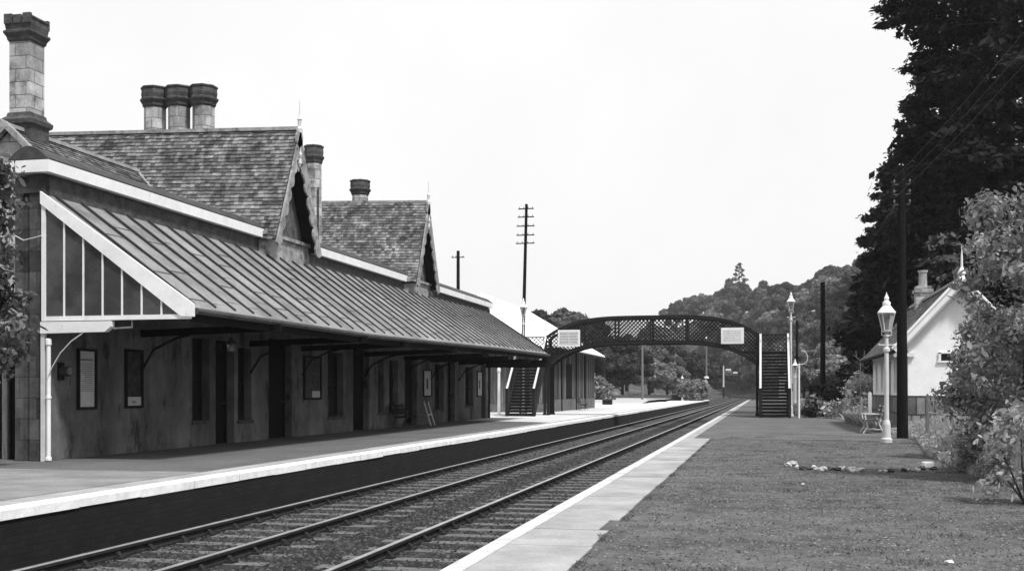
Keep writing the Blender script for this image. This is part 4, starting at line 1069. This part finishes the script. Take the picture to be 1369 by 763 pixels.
for row, (D, a, b, st_) in enumerate([(560, 852, 1060, 23), (530, 866, 1060, 24), (500, 872, 1060, 25), (484, 905, 1062, 22), (470, 880, 1060, 26), (455, 930, 1062, 23), (440, 912, 1230, 26), (425, 990, 1060, 25), (410, 1008, 1230, 26), (376, 1012, 1230, 27), (345, 1018, 1230, 27), (322, 1015, 1230, 29), (298, 1022, 1225, 31), (274, 1022, 1225, 33), (250, 1030, 1220, 35), (228, 1035, 1215, 38), (208, 1045, 1210, 42)]):
    px = a+q.uniform(0, 10)
    while px < b:
        put(q.choice([0,0,1,1,2,3]), px, D+q.uniform(-10, 10), q.uniform(.82, 1.12)*(1.25 if D > 420 else 1.1 if D > 360 else .95 if D > 260 else .78)); px += st_*q.uniform(.8, 1.2)
# trees behind the left platform (dark mass with paler ones)
grpL = 'trees behind the left platform'
for k, px, D, sc, lab in [(3,726,190,1.28,'dark tree rising just above the goods shed roof'),(0,752,190,1.24,'grey tree showing above the left end of the bridge arch'),(3,780,192,1.22,'dark tree crown behind the left bridge sign'),(0,806,200,.9,'grey tree behind the left quarter of the bridge arch'),
        (3,808,168,.78,'large dark tree right of the goods shed'),(3,832,172,.85,'dark tree seen under the left part of the bridge'),(0,838,200,1.0,'grey tree behind the bridge lattice left of centre'),(2,868,182,.72,'pale tree seen under the middle of the bridge'),
        (0,872,215,1.0,'grey tree behind the pale one under the bridge'),(2,892,192,.62,'smaller pale tree between the poles under the bridge'),(3,900,232,.95,'dark tree behind the square armed pole'),(3,925,236,.95,'dark tree under the bridge left of the signal'),
        (3,943,300,1.0,'dark tree behind the tall collared post'),(0,958,400,1.2,'grey tree behind the white armed signal'),(3,1004,330,.9,'dark tree above the curve of the track'),(3,1014,235,.72,'dark tree just left of the right bridge steps'),(0,1028,215,.66,'small grey tree at the foot of the hill by the steps'),
        (3,972,470,1.3,'dark tree in the gap at the end of the line'),(0,957,335,1.1,'grey tree left of the gap at the end of the line'),(3,988,440,1.3,'dark tree filling the end of the valley'),(1,1003,430,1.25,'grey tree right of the end of the valley'),(3,927,290,1.0,'dark tree behind the farthest telegraph pole'),(3,1020,405,1.25,'dark tree showing through the lattice of the right bridge end'),(0,1000,455,1.5,'tall grey tree where the hillside meets the valley end'),(3,1012,418,1.35,'dark tree beside the grey one where the hillside meets the valley'),(2,1060,190,.7,'pale tree right of the bridge steps'),(2,1085,165,.62,'pale spreading tree left of the pole above the hedge'),(0,1075,150,.6,'grey tree behind the thin crook post'),(0,1110,170,.75,'grey tree behind the pole above the hedge'),(2,1128,130,.58,'pale tree at the left of the dark conifers'),(0,1140,150,.8,'grey tree at the edge of the dark conifers'),(2,1150,118,.42,'low pale tree left of the cottage')]:
    put(k, px, D, sc, lab, grpL if px < 1030 else 'trees at the foot of the hill')
# skyline pine
o = conifer('pine_tree', 2.4, 14, 5, M_OAKD, 'thin ragged pine standing clear of the skyline above the bridge', None, 6.5, .8, .45, 1, 13); o.location = (lambda g: (g[0], g[1], terr(g[0], g[1])+5))(G(988, 556)); o.scale = (1.9, 1.9, 1.55)
o = conifer('fir_tree', 2.3, 12, 6, M_OAKD, 'small pointed fir poking above the middle of the bridge arch', None, 3, .9, .5); o.location = (lambda g: (g[0], g[1], terr(g[0], g[1])+6))(G(897, 545)); o.scale = (.8,)*3
# big dark conifers right
cl = 'tall dark conifers behind the cottage'
def addc(px, D, R, H, seed, lab, z0=1.5, dens=1.7, leaf=.20, per=190):
    o = conifer('conifer_tree', R, H, seed, M_FIR, lab, cl, z0, dens, leaf, 0, per); g = G(px, D); o.location = (g[0], g[1], 0); return o
addc(1262, 66, 5.0, 36, 31, 'leftmost huge dark conifer directly behind the cottage chimney')
addc(1345, 60, 6.0, 36, 32, 'huge dark conifer behind the cottage gable')
addc(1224, 78, 4.6, 22, 33, 'shorter dark conifer filling in left of the black pole top')
addc(1190, 95, 3.7, 21, 34, 'dark conifer left of the black pole')
addc(1162, 112, 3.4, 15.5, 35, 'smallest dark conifer at the left edge of the tall ones')
addc(1310, 85, 6.0, 40, 36, 'dark conifer set back between the two huge ones')
# paler layered tree behind the chimney
o = conifer('cedar_tree', 2.6, 9.0, 41, leafmat('cedar_leaves', .055, .6, .15, .8), 'paler layered tree between the cottage chimney and the foreground shrub', None, 1.5, 1.2, .22, 0, 60); g = G(1262, 54); o.location = (g[0], g[1], 0)

def shrub(name, loc, blobs, per, leaf, seed, mat, label, cat='shrub', group=None, shape=6, asp=2.0, stems=8, jit=.6):
    rg = np.random.default_rng(seed); t = thing(name, loc, label, cat, group); Ps, Ns = [], []
    for (x, y, z, r) in blobs:
        p, nn = ell((x, y, z), (r*1.3, r*1.3, r*1.1), int(per*r*r), rg, .12, 1.12); Ps.append(p); Ns.append(nn)
    m = MB(); q = random.Random(seed)
    for k in range(stems):
        x, y, z, r = q.choice(blobs); m.tube([(q.uniform(-.15,.15), q.uniform(-.15,.15), -.1), (x*.5, y*.5, z*.55), (x, y, z)], [.012+z*.007, .008+z*.004, .006], 6, False)
    m.build('stems', M_BARK, t)
    V = leaves(np.concatenate(Ps), np.concatenate(Ns), leaf, seed, shape, jit, asp); V[:,:,2] = np.maximum(V[:,:,2], .01)
    polys('foliage', V, mat, t); return t
def blobs(n, R, H, z0, rr, seed, lean=(0,0), fx=1, fy=1):
    q = random.Random(seed); out = []
    for k in range(n):
        t = q.random(); z = z0+t*(H-z0); rad = R*math.sqrt(max(.05, 1-((t-.4)/.68)**2))*math.sqrt(q.random())
        a = q.uniform(0, 6.28); out.append((math.cos(a)*rad*fx+lean[0]*t, math.sin(a)*rad*fy+lean[1]*t, z, rr*q.uniform(.6, 1.3)))
    return out
# foreground shrub right
g = G(1365, 17.5); b_ = blobs(90, 1.15, 4.3, .5, .26, 51)
shrub('broadleaf_shrub', (g[0], g[1], 0), b_, 4600, .042, 51, M_RHODO, 'large foreground shrub with broad pale leaves at the right edge', shape=6)
g = G(1336, 23); b_ = blobs(50, .85, 2.9, 1.3, .25, 52)
shrub('dark_shrub', (g[0], g[1], 0), b_, 3600, .048, 52, M_RHODO, 'bushy shrub in front of the white cottage gable', shape=6)
g = G(1298, 29); b_ = blobs(22, .36, 2.6, 1.4, .19, 53)
shrub('dark_shrub', (g[0], g[1], 0), b_, 3000, .055, 53, M_IVY, 'dark bush touching the cottage gable right of the slit window', shape=6)
g = G(1368, 14.0); b_ = blobs(20, .5, 1.1, .1, .2, 54)
shrub('weed_bush', (g[0], g[1], 0), b_, 2600, .032, 54, M_WEED, 'tangled low bush at the foot of the foreground shrub', shape=6, asp=2.4)
g = G(1352, 19.5); b_ = blobs(44, 1.0, 1.5, .1, .26, 55)
shrub('weed_bush', (g[0], g[1], 0), b_, 1700, .04, 55, M_WEED, 'tall weedy bush around the concrete fence post', shape=6, asp=2.6)
g = G(1156, 62); b_ = blobs(26, 1.0, 2.2, .2, .45, 56)
shrub('pale_bush', (g[0], g[1], 0), b_, 500, .13, 56, M_GRASS, 'pale feathery bush left of the cottage end', shape=4)
g = G(1119, 58.5); b_ = blobs(20, .7, .75, .1, .25, 57, fy=.6)
shrub('pale_bush', (g[0], g[1], 0), b_, 700, .10, 57, M_GRASS, 'low pale growth in front of the clipped hedge', shape=4)
g = G(1088, 60); b_ = blobs(16, .5, 1.0, .1, .3, 58)
shrub('dark_bush', (g[0], g[1], 0), b_, 900, .10, 58, M_IVY, 'small dark leafy bush at the left corner of the clipped hedge', shape=4)
g = G(926, 170); b_ = blobs(26, 2.2, 2.6, .3, .8, 59)
shrub('pale_bush', (g[0], g[1], 0), b_, 260, .26, 59, M_OAKP, 'round pale bush beside the far lamp post', shape=4)
g = G(800, 150); b_ = blobs(20, 1.6, 3.0, .3, .7, 60)
shrub('pale_bush', (g[0], g[1], 0), b_, 260, .24, 60, M_OAKP, 'pale bush at the right corner of the goods shed', shape=4)
# hedge
g0 = G(1104, 63); rg = np.random.default_rng(61); n = 9000
P_ = rg.uniform(-1, 1, (n,3)); ax = rg.integers(0, 3, n); P_[np.arange(n), ax] = np.sign(P_[np.arange(n), ax]); Nn = np.zeros((n,3)); Nn[np.arange(n), ax] = P_[np.arange(n), ax]
P_ = P_*np.array([.80, .7, .72])+np.array([0,0,.98])+rg.normal(0,.03,(n,3))
t = thing('clipped_hedge', (g0[0], g0[1], 0), 'square clipped dark hedge beside the right platform', 'hedge')
polys('foliage', leaves(P_, Nn, .09, 61), M_HEDGE, t); MB().box(-.72,.72,-.62,.62,.0,1.62).build('inner_twigs', M_HEDGE, t)
# left tree by the pier
g = G(6, 20.6); b_ = blobs(90, .85, 5.9, 1.3, .26, 62); 
shrub('small_tree', (g[0]-.35, g[1]-.3, 0), b_, 1500, .07, 62, M_IVY, 'small leafed dark tree at the left edge beside the station pier', 'tree', shape=6, stems=12)

b_ = blobs(60, 1.3, 3.8, .3, .5, 63, fy=.5)
shrub('dark_bush', (-16.9, 21.6, 0), b_, 500, .09, 63, M_HEDGE, 'dark overgrown bush behind the board fence at the far left', shape=4)
# grasses along the right boundary (nobody could count them)
def blades(n, fn, h0, h1, wd, seed, spread=.35):
    r = np.random.default_rng(seed); B = fn(r, n); hh = r.uniform(h0, h1, n)*B[:,3]
    a = r.uniform(0, 6.283, n); dx = np.stack([np.cos(a), np.sin(a), np.zeros(n)], 1)*wd/2
    ln = r.normal(0, spread, (n,2))*hh[:,None]; base = B[:,:3]
    tip = base+np.stack([ln[:,0], ln[:,1], hh], 1); mid = base+np.stack([ln[:,0]*.35, ln[:,1]*.35, hh*.55], 1)
    return np.stack([base-dx, base+dx, mid+dx*.8, tip, mid-dx*.8], 1)
def band(r, n):                                     # strip running away from the camera, right of the platform
    y = 9+(60-9)*r.random(n)**1.1; xl = np.interp(y, [9, 14, 20, 26, 33, 36, 40, 60], [4.6, 3.9, 3.4, 3.5, 4.2, 4.3, 4.0, 3.6])
    x = xl+np.abs(r.normal(0, 1, n))*1.3; k = np.clip((x-xl)/.9, .2, 1)
    k *= np.interp(y, [9, 20, 36, 40, 60], [.8, 1.1, .9, .55, .5])
    ok = ~((x > CX-.1) & (x < CX+CW+.2) & (y > CY0-.1) & (y < CY1+.1))
    return np.stack([x, y, np.full(n, -.02), k], 1)[ok] if False else np.stack([np.where(ok, x, xl-.1), y, np.full(n, -.02), k], 1)
tag(polys('tall_grass', blades(150000, band, .15, .95, .012, 71, .25), M_GRASS), 'tall pale grass and weeds along the fence by the cottage', 'grass', kind='stuff')
def weeds(r, n):
    B = band(r, n); B[:,2] = r.uniform(0, .75, n)*B[:,3]; return B
Bw = weeds(np.random.default_rng(5), 80000); V = leaves(Bw[:,:3], np.tile([0,-.3,.8], (len(Bw),1)), .034, 72, 6, .7, 2.2)
tag(polys('weeds', V, M_WEED), 'leafy weeds mixed in the grass along the fence', 'weeds', kind='stuff')
def turf(r, n):
    y = 4.5+34*r.random(n)**1.6; x = r.uniform(-1.2, 6.2, n); z = np.full(n, -.012)
    return np.stack([x, y, z, np.ones(n)], 1)
V = blades(11000, turf, .012, .04, .008, 73, .8)
def edge_weeds(r, n):
    y = 4.5+30*r.random(n)**1.3; x = np.interp(y, [4, 9.2, 10.2, 11.3, 11.4, 35], [-1.49, -1.49, -1.5, -1.58, -1.51, -1.51])+np.abs(r.normal(0, .05, n))
    k = np.clip(np.sin(y*3.1)+np.sin(y*7.7+1)*.8, 0, 1.4); return np.stack([x, y, np.full(n, -.012), .15+k], 1)
V = np.concatenate([V, blades(6000, edge_weeds, .015, .032, .006, 77, .8)])
pr_ = np.random.default_rng(78); cs = np.stack([pr_.uniform(-1.0, 4.5, 90), 5+30*pr_.random(90)**1.4], 1)
def tufts(r, n):
    c = cs[r.integers(0, 90, n)]; return np.stack([c[:,0]+r.normal(0, .16, n), c[:,1]+r.normal(0, .10, n), np.full(n, -.012), np.ones(n)], 1)
V = np.concatenate([V, blades(12000, tufts, .012, .045, .006, 79, .9)])
tag(polys('short_weeds', V, leafmat('moss', .13, .4, .2, 1.2)), 'short moss and weeds sprouting in the platform gravel', 'weeds', kind='stuff')
def far_band(r, n):
    px = r.uniform(1060, 1215, n); D = r.uniform(52, 150, n); D = np.where(px < 1130, np.maximum(D, 66+.2*(D-52)), D); xr = (px-684.5)/F*D
    return np.stack([xr*K-D*S, xr*S+D*K, np.full(n, -.05), np.ones(n)], 1)
tag(polys('rough_grass', blades(30000, far_band, .2, .7, .05, 74), M_GRASS), 'rough pale grass beyond the hedge and bridge steps', 'grass', kind='stuff')
def mead(r, n):
    px = r.uniform(795, 1010, n); D = r.uniform(178, 240, n); xr = (px-684.5)/F*D
    x, y = xr*K-D*S, xr*S+D*K
    c = np.array([curve(v) for v in y]); bad = (x > -14.5+c) & (x < 1+c)
    x = np.where(bad, x-14, x)
    return np.stack([x, y, np.array([terr(a, b) for a, b in zip(x, y)]), np.ones(n)], 1)
tag(polys('meadow_grass', blades(14000, mead, .2, .8, .12, 75), leafmat('hay', .34, .2, .3, .3)), 'pale tall meadow grass behind the left platform', 'grass', kind='stuff')

# fence posts and wires, right
posts = [(1313, 21.5, 1.3, M_STONEP, 'pale concrete fence post standing in the weeds below the foreground shrub'), (1275, 27.5, 1.3, M_STONEP, 'grey fence post in front of the cottage skirting, right of the slit window'),
         (1240, 32.0, 1.3, M_GREYWOOD, 'wooden fence post near the left part of the cottage gable'), (1163, 52, 1.35, M_WHITE, 'pale gatepost left of the cottage end'), (1152, 56, 1.1, M_POST, 'thin pale post left of the gatepost'), (1360, 16.5, 1.25, M_GREYWOOD, 'fence post half hidden by the foreground shrub')]
pts = []
for px, D, h, mt, lab in posts:
    g = G(px, D); w = .075 if px not in (1152, 1240) else .05
    m = MB(); m.box(-w, w, -w, w, 0, h-.04); m.prism([(-w, -w, h-.04), (w, -w, h-.04), (0, -w, h+.03)], (0, 2*w, 0))
    o = m.build('fence_post', mt); o.location = (g[0], g[1], 0); tag(o, lab, 'fence post', 'fence posts along the right boundary'); pts.append((g[0], g[1]))
for k, z in enumerate((1.15, .8)):
    pp = [(pts[5][0], pts[5][1], z)]+[(pts[i][0], pts[i][1], z) for i in (0, 1, 2)]
    o = MB().tube(pp, .006, 4).build('fence_wire', M_POST); tag(o, ['upper', 'lower'][k]+' fence wire strung between the posts before the cottage', 'wire')
# pale forked branch by the cottage
g = G(1150, 53); m = MB(); x, y = g[0], g[1]
m.tube([(x, y, 2.2), (x, y, 2.9)], .025, 5)
for s_ in (-1, 1): m.tube([(x, y, 2.85), (x+s_*.17, y, 3.0), (x+s_*.2, y, 3.3)], .02, 5); m.tube([(x+s_*.17, y, 3.0), (x+s_*.33, y, 3.12)], .015, 5)
m.tube([(x,y,0),(x,y,2.2)], .012, 5)
tag(m.build('forked_branch', M_GREYWOOD), 'pale forked dead branch sticking up left of the cottage eaves', 'branch')

# stones edging the bed on the platform
xs_st = [(1053,622,.13,0),(1060,621,.17,0),(1066,625,.11,0),(1073,627,.14,1),(1082,627,.10,1),(1089,626,.12,0),(1101,628,.13,0),(1110,627,.11,1),(1120,628,.12,1),(1126,627,.13,0),(1139,629,.16,0),(1150,629,.13,0),(1181,631,.12,0),(1190,630,.12,1),(1208,629,.12,1),(1217,629,.12,0),(1227,629,.11,0),(1233,627,.13,1),(1248,627,.13,1)]
hows = ['knobbly pale', 'large pale', 'small flat grey', 'low dark', 'tiny dark', 'light rounded', 'light oval', 'rough dark', 'squat dark', 'light pointed', 'broad pale', 'smooth pale', 'lone pale', 'flat dark', 'long dark', 'pale lumpy', 'small lumpy', 'dark stone touching the white block,', 'dark wedge right of the white block,']
def rock(x, y, s, seed, mat, squash=.6):
    b = bmesh.new(); bmesh.ops.create_icosphere(b, subdivisions=2, radius=s); q = random.Random(seed); o3 = Vector((seed*1.7, seed*.9, 0))
    for v in b.verts:
        k = 1+.75*mnoise.noise(v.co/s*1.3+o3)+.35*mnoise.noise(v.co/s*3.1+o3); v.co *= k; v.co.z *= squash
    me = bpy.data.meshes.new('edging_stone'); b.to_mesh(me); b.free(); me.materials.append(mat)
    o = bpy.data.objects.new('edging_stone', me); C.objects.link(o); o.location = (x, y, s*squash*.4); return o
order = ['first', 'second', 'third', 'fourth', 'fifth', 'sixth', 'seventh', 'eighth', 'ninth', 'tenth', 'eleventh', 'twelfth', 'thirteenth', 'fourteenth', 'fifteenth', 'sixteenth', 'seventeenth', 'eighteenth', 'nineteenth']
for k, (px, py, s, dk) in enumerate(xs_st):
    D = F*HC/(py-HOR); g = G(px, D); o = rock(g[0], g[1], s*.54, k+3, M_ROCK if not dk else M_STONED)
    tag(o, '%s %s stone from the left in the curved stone edging on the platform' % (order[k], hows[k].split(' stone')[0].split(' wedge')[0]) , 'stone', 'stones of the curved edging')
g = G(1240, F*HC/(625.5-HOR)); m = MB().box(-.10, .10, -.07, .07, 0, .12); o = m.build('edging_block', M_CHALK); o.location = g; o.rotation_euler = (0, 0, .3)
bv = o.modifiers.new('bevel', 'BEVEL'); bv.width = .025; bv.segments = 2
tag(o, 'squarish white block near the right end of the curved stone edging', 'stone', 'stones of the curved edging')
for k, (px, py, s) in enumerate([(1074, 647, .024), (1268, 752, .034)]):
    D = F*HC/(py-HOR); g = G(px, D); o = rock(g[0], g[1], s, 40+k, M_CHALK, .5); tag(o, ['single small white stone lying in the gravel below the edging', 'single white stone in the foreground gravel at lower right'][k], 'stone')

# hazy summer air
hm, ht = nt('haze_air'); pv = N(ht, 'ShaderNodeVolumePrincipled'); pv.inputs['Density'].default_value = .00018; pv.inputs['Color'].default_value = (.9, .9, .9, 1)
ho_ = N(ht, 'ShaderNodeOutputMaterial'); ht.links.new(pv.outputs[0], ho_.inputs['Volume'])
tag(MB().box(-720, 820, -70, 930, -2, 95).build('haze', hm), 'thin pale summer haze in the air', 'haze', kind='stuff')

# ------------------------------------------------------------------ light, sky, camera
ELEV, AZ = math.radians(58), math.radians(128)          # sun high, behind the camera to the right
w = bpy.data.worlds.new('World'); bpy.context.scene.world = w; w.use_nodes = True
t = w.node_tree; t.nodes.clear()
sky = N(t, 'ShaderNodeTexSky', sky_type='NISHITA'); sky.sun_disc = False; sky.sun_elevation = ELEV; sky.sun_rotation = AZ; sky.dust_density = 4; sky.air_density = 1.5
bw = N(t, 'ShaderNodeRGBToBW'); t.links.new(sky.outputs[0], bw.inputs[0])
tc = N(t, 'ShaderNodeTexCoord'); nz = noise(t, tc.outputs['Generated'], 2.2, 5, .6)
veil = ramp(t, nz, .3, .7, 9.6, 10.6)                   # even white overcast veil over the sky
mx = mul(t, mul(t, bw.outputs[0], .12), mul(t, veil, .88), 'ADD')
cc = N(t, 'ShaderNodeCombineColor')
for k in range(3): t.links.new(mx, cc.inputs[k])
bg = N(t, 'ShaderNodeBackground'); bg.inputs[1].default_value = .068; t.links.new(cc.outputs[0], bg.inputs[0])
wo = N(t, 'ShaderNodeOutputWorld'); t.links.new(bg.outputs[0], wo.inputs[0])
ld = bpy.data.lights.new('sun', 'SUN'); ld.energy = 3.0; ld.angle = math.radians(7); ld.color = (1, 1, 1)
so = bpy.data.objects.new('sun', ld); C.objects.link(so)
sd = Vector((math.sin(AZ)*math.cos(ELEV), math.cos(AZ)*math.cos(ELEV), math.sin(ELEV)))
so.rotation_euler = sd.to_track_quat('Z', 'Y').to_euler()
cam = bpy.data.cameras.new('camera'); co_ = bpy.data.objects.new('camera', cam); C.objects.link(co_)
cam.sensor_width = 36; cam.lens = F/1369*36; cam.shift_y = (HOR-381.5)/1369; cam.clip_start = .1; cam.clip_end = 5000
co_.location = (0, 0, HC); co_.rotation_euler = (math.radians(90), 0, math.atan(336/1500))
sc = bpy.context.scene; sc.camera = co_
sc.view_settings.view_transform = 'Standard'; sc.view_settings.look = 'None'; sc.view_settings.exposure = 0.66; sc.view_settings.gamma = 1
sc.cycles.max_bounces = 6; sc.cycles.diffuse_bounces = 3; sc.cycles.transparent_max_bounces = 8
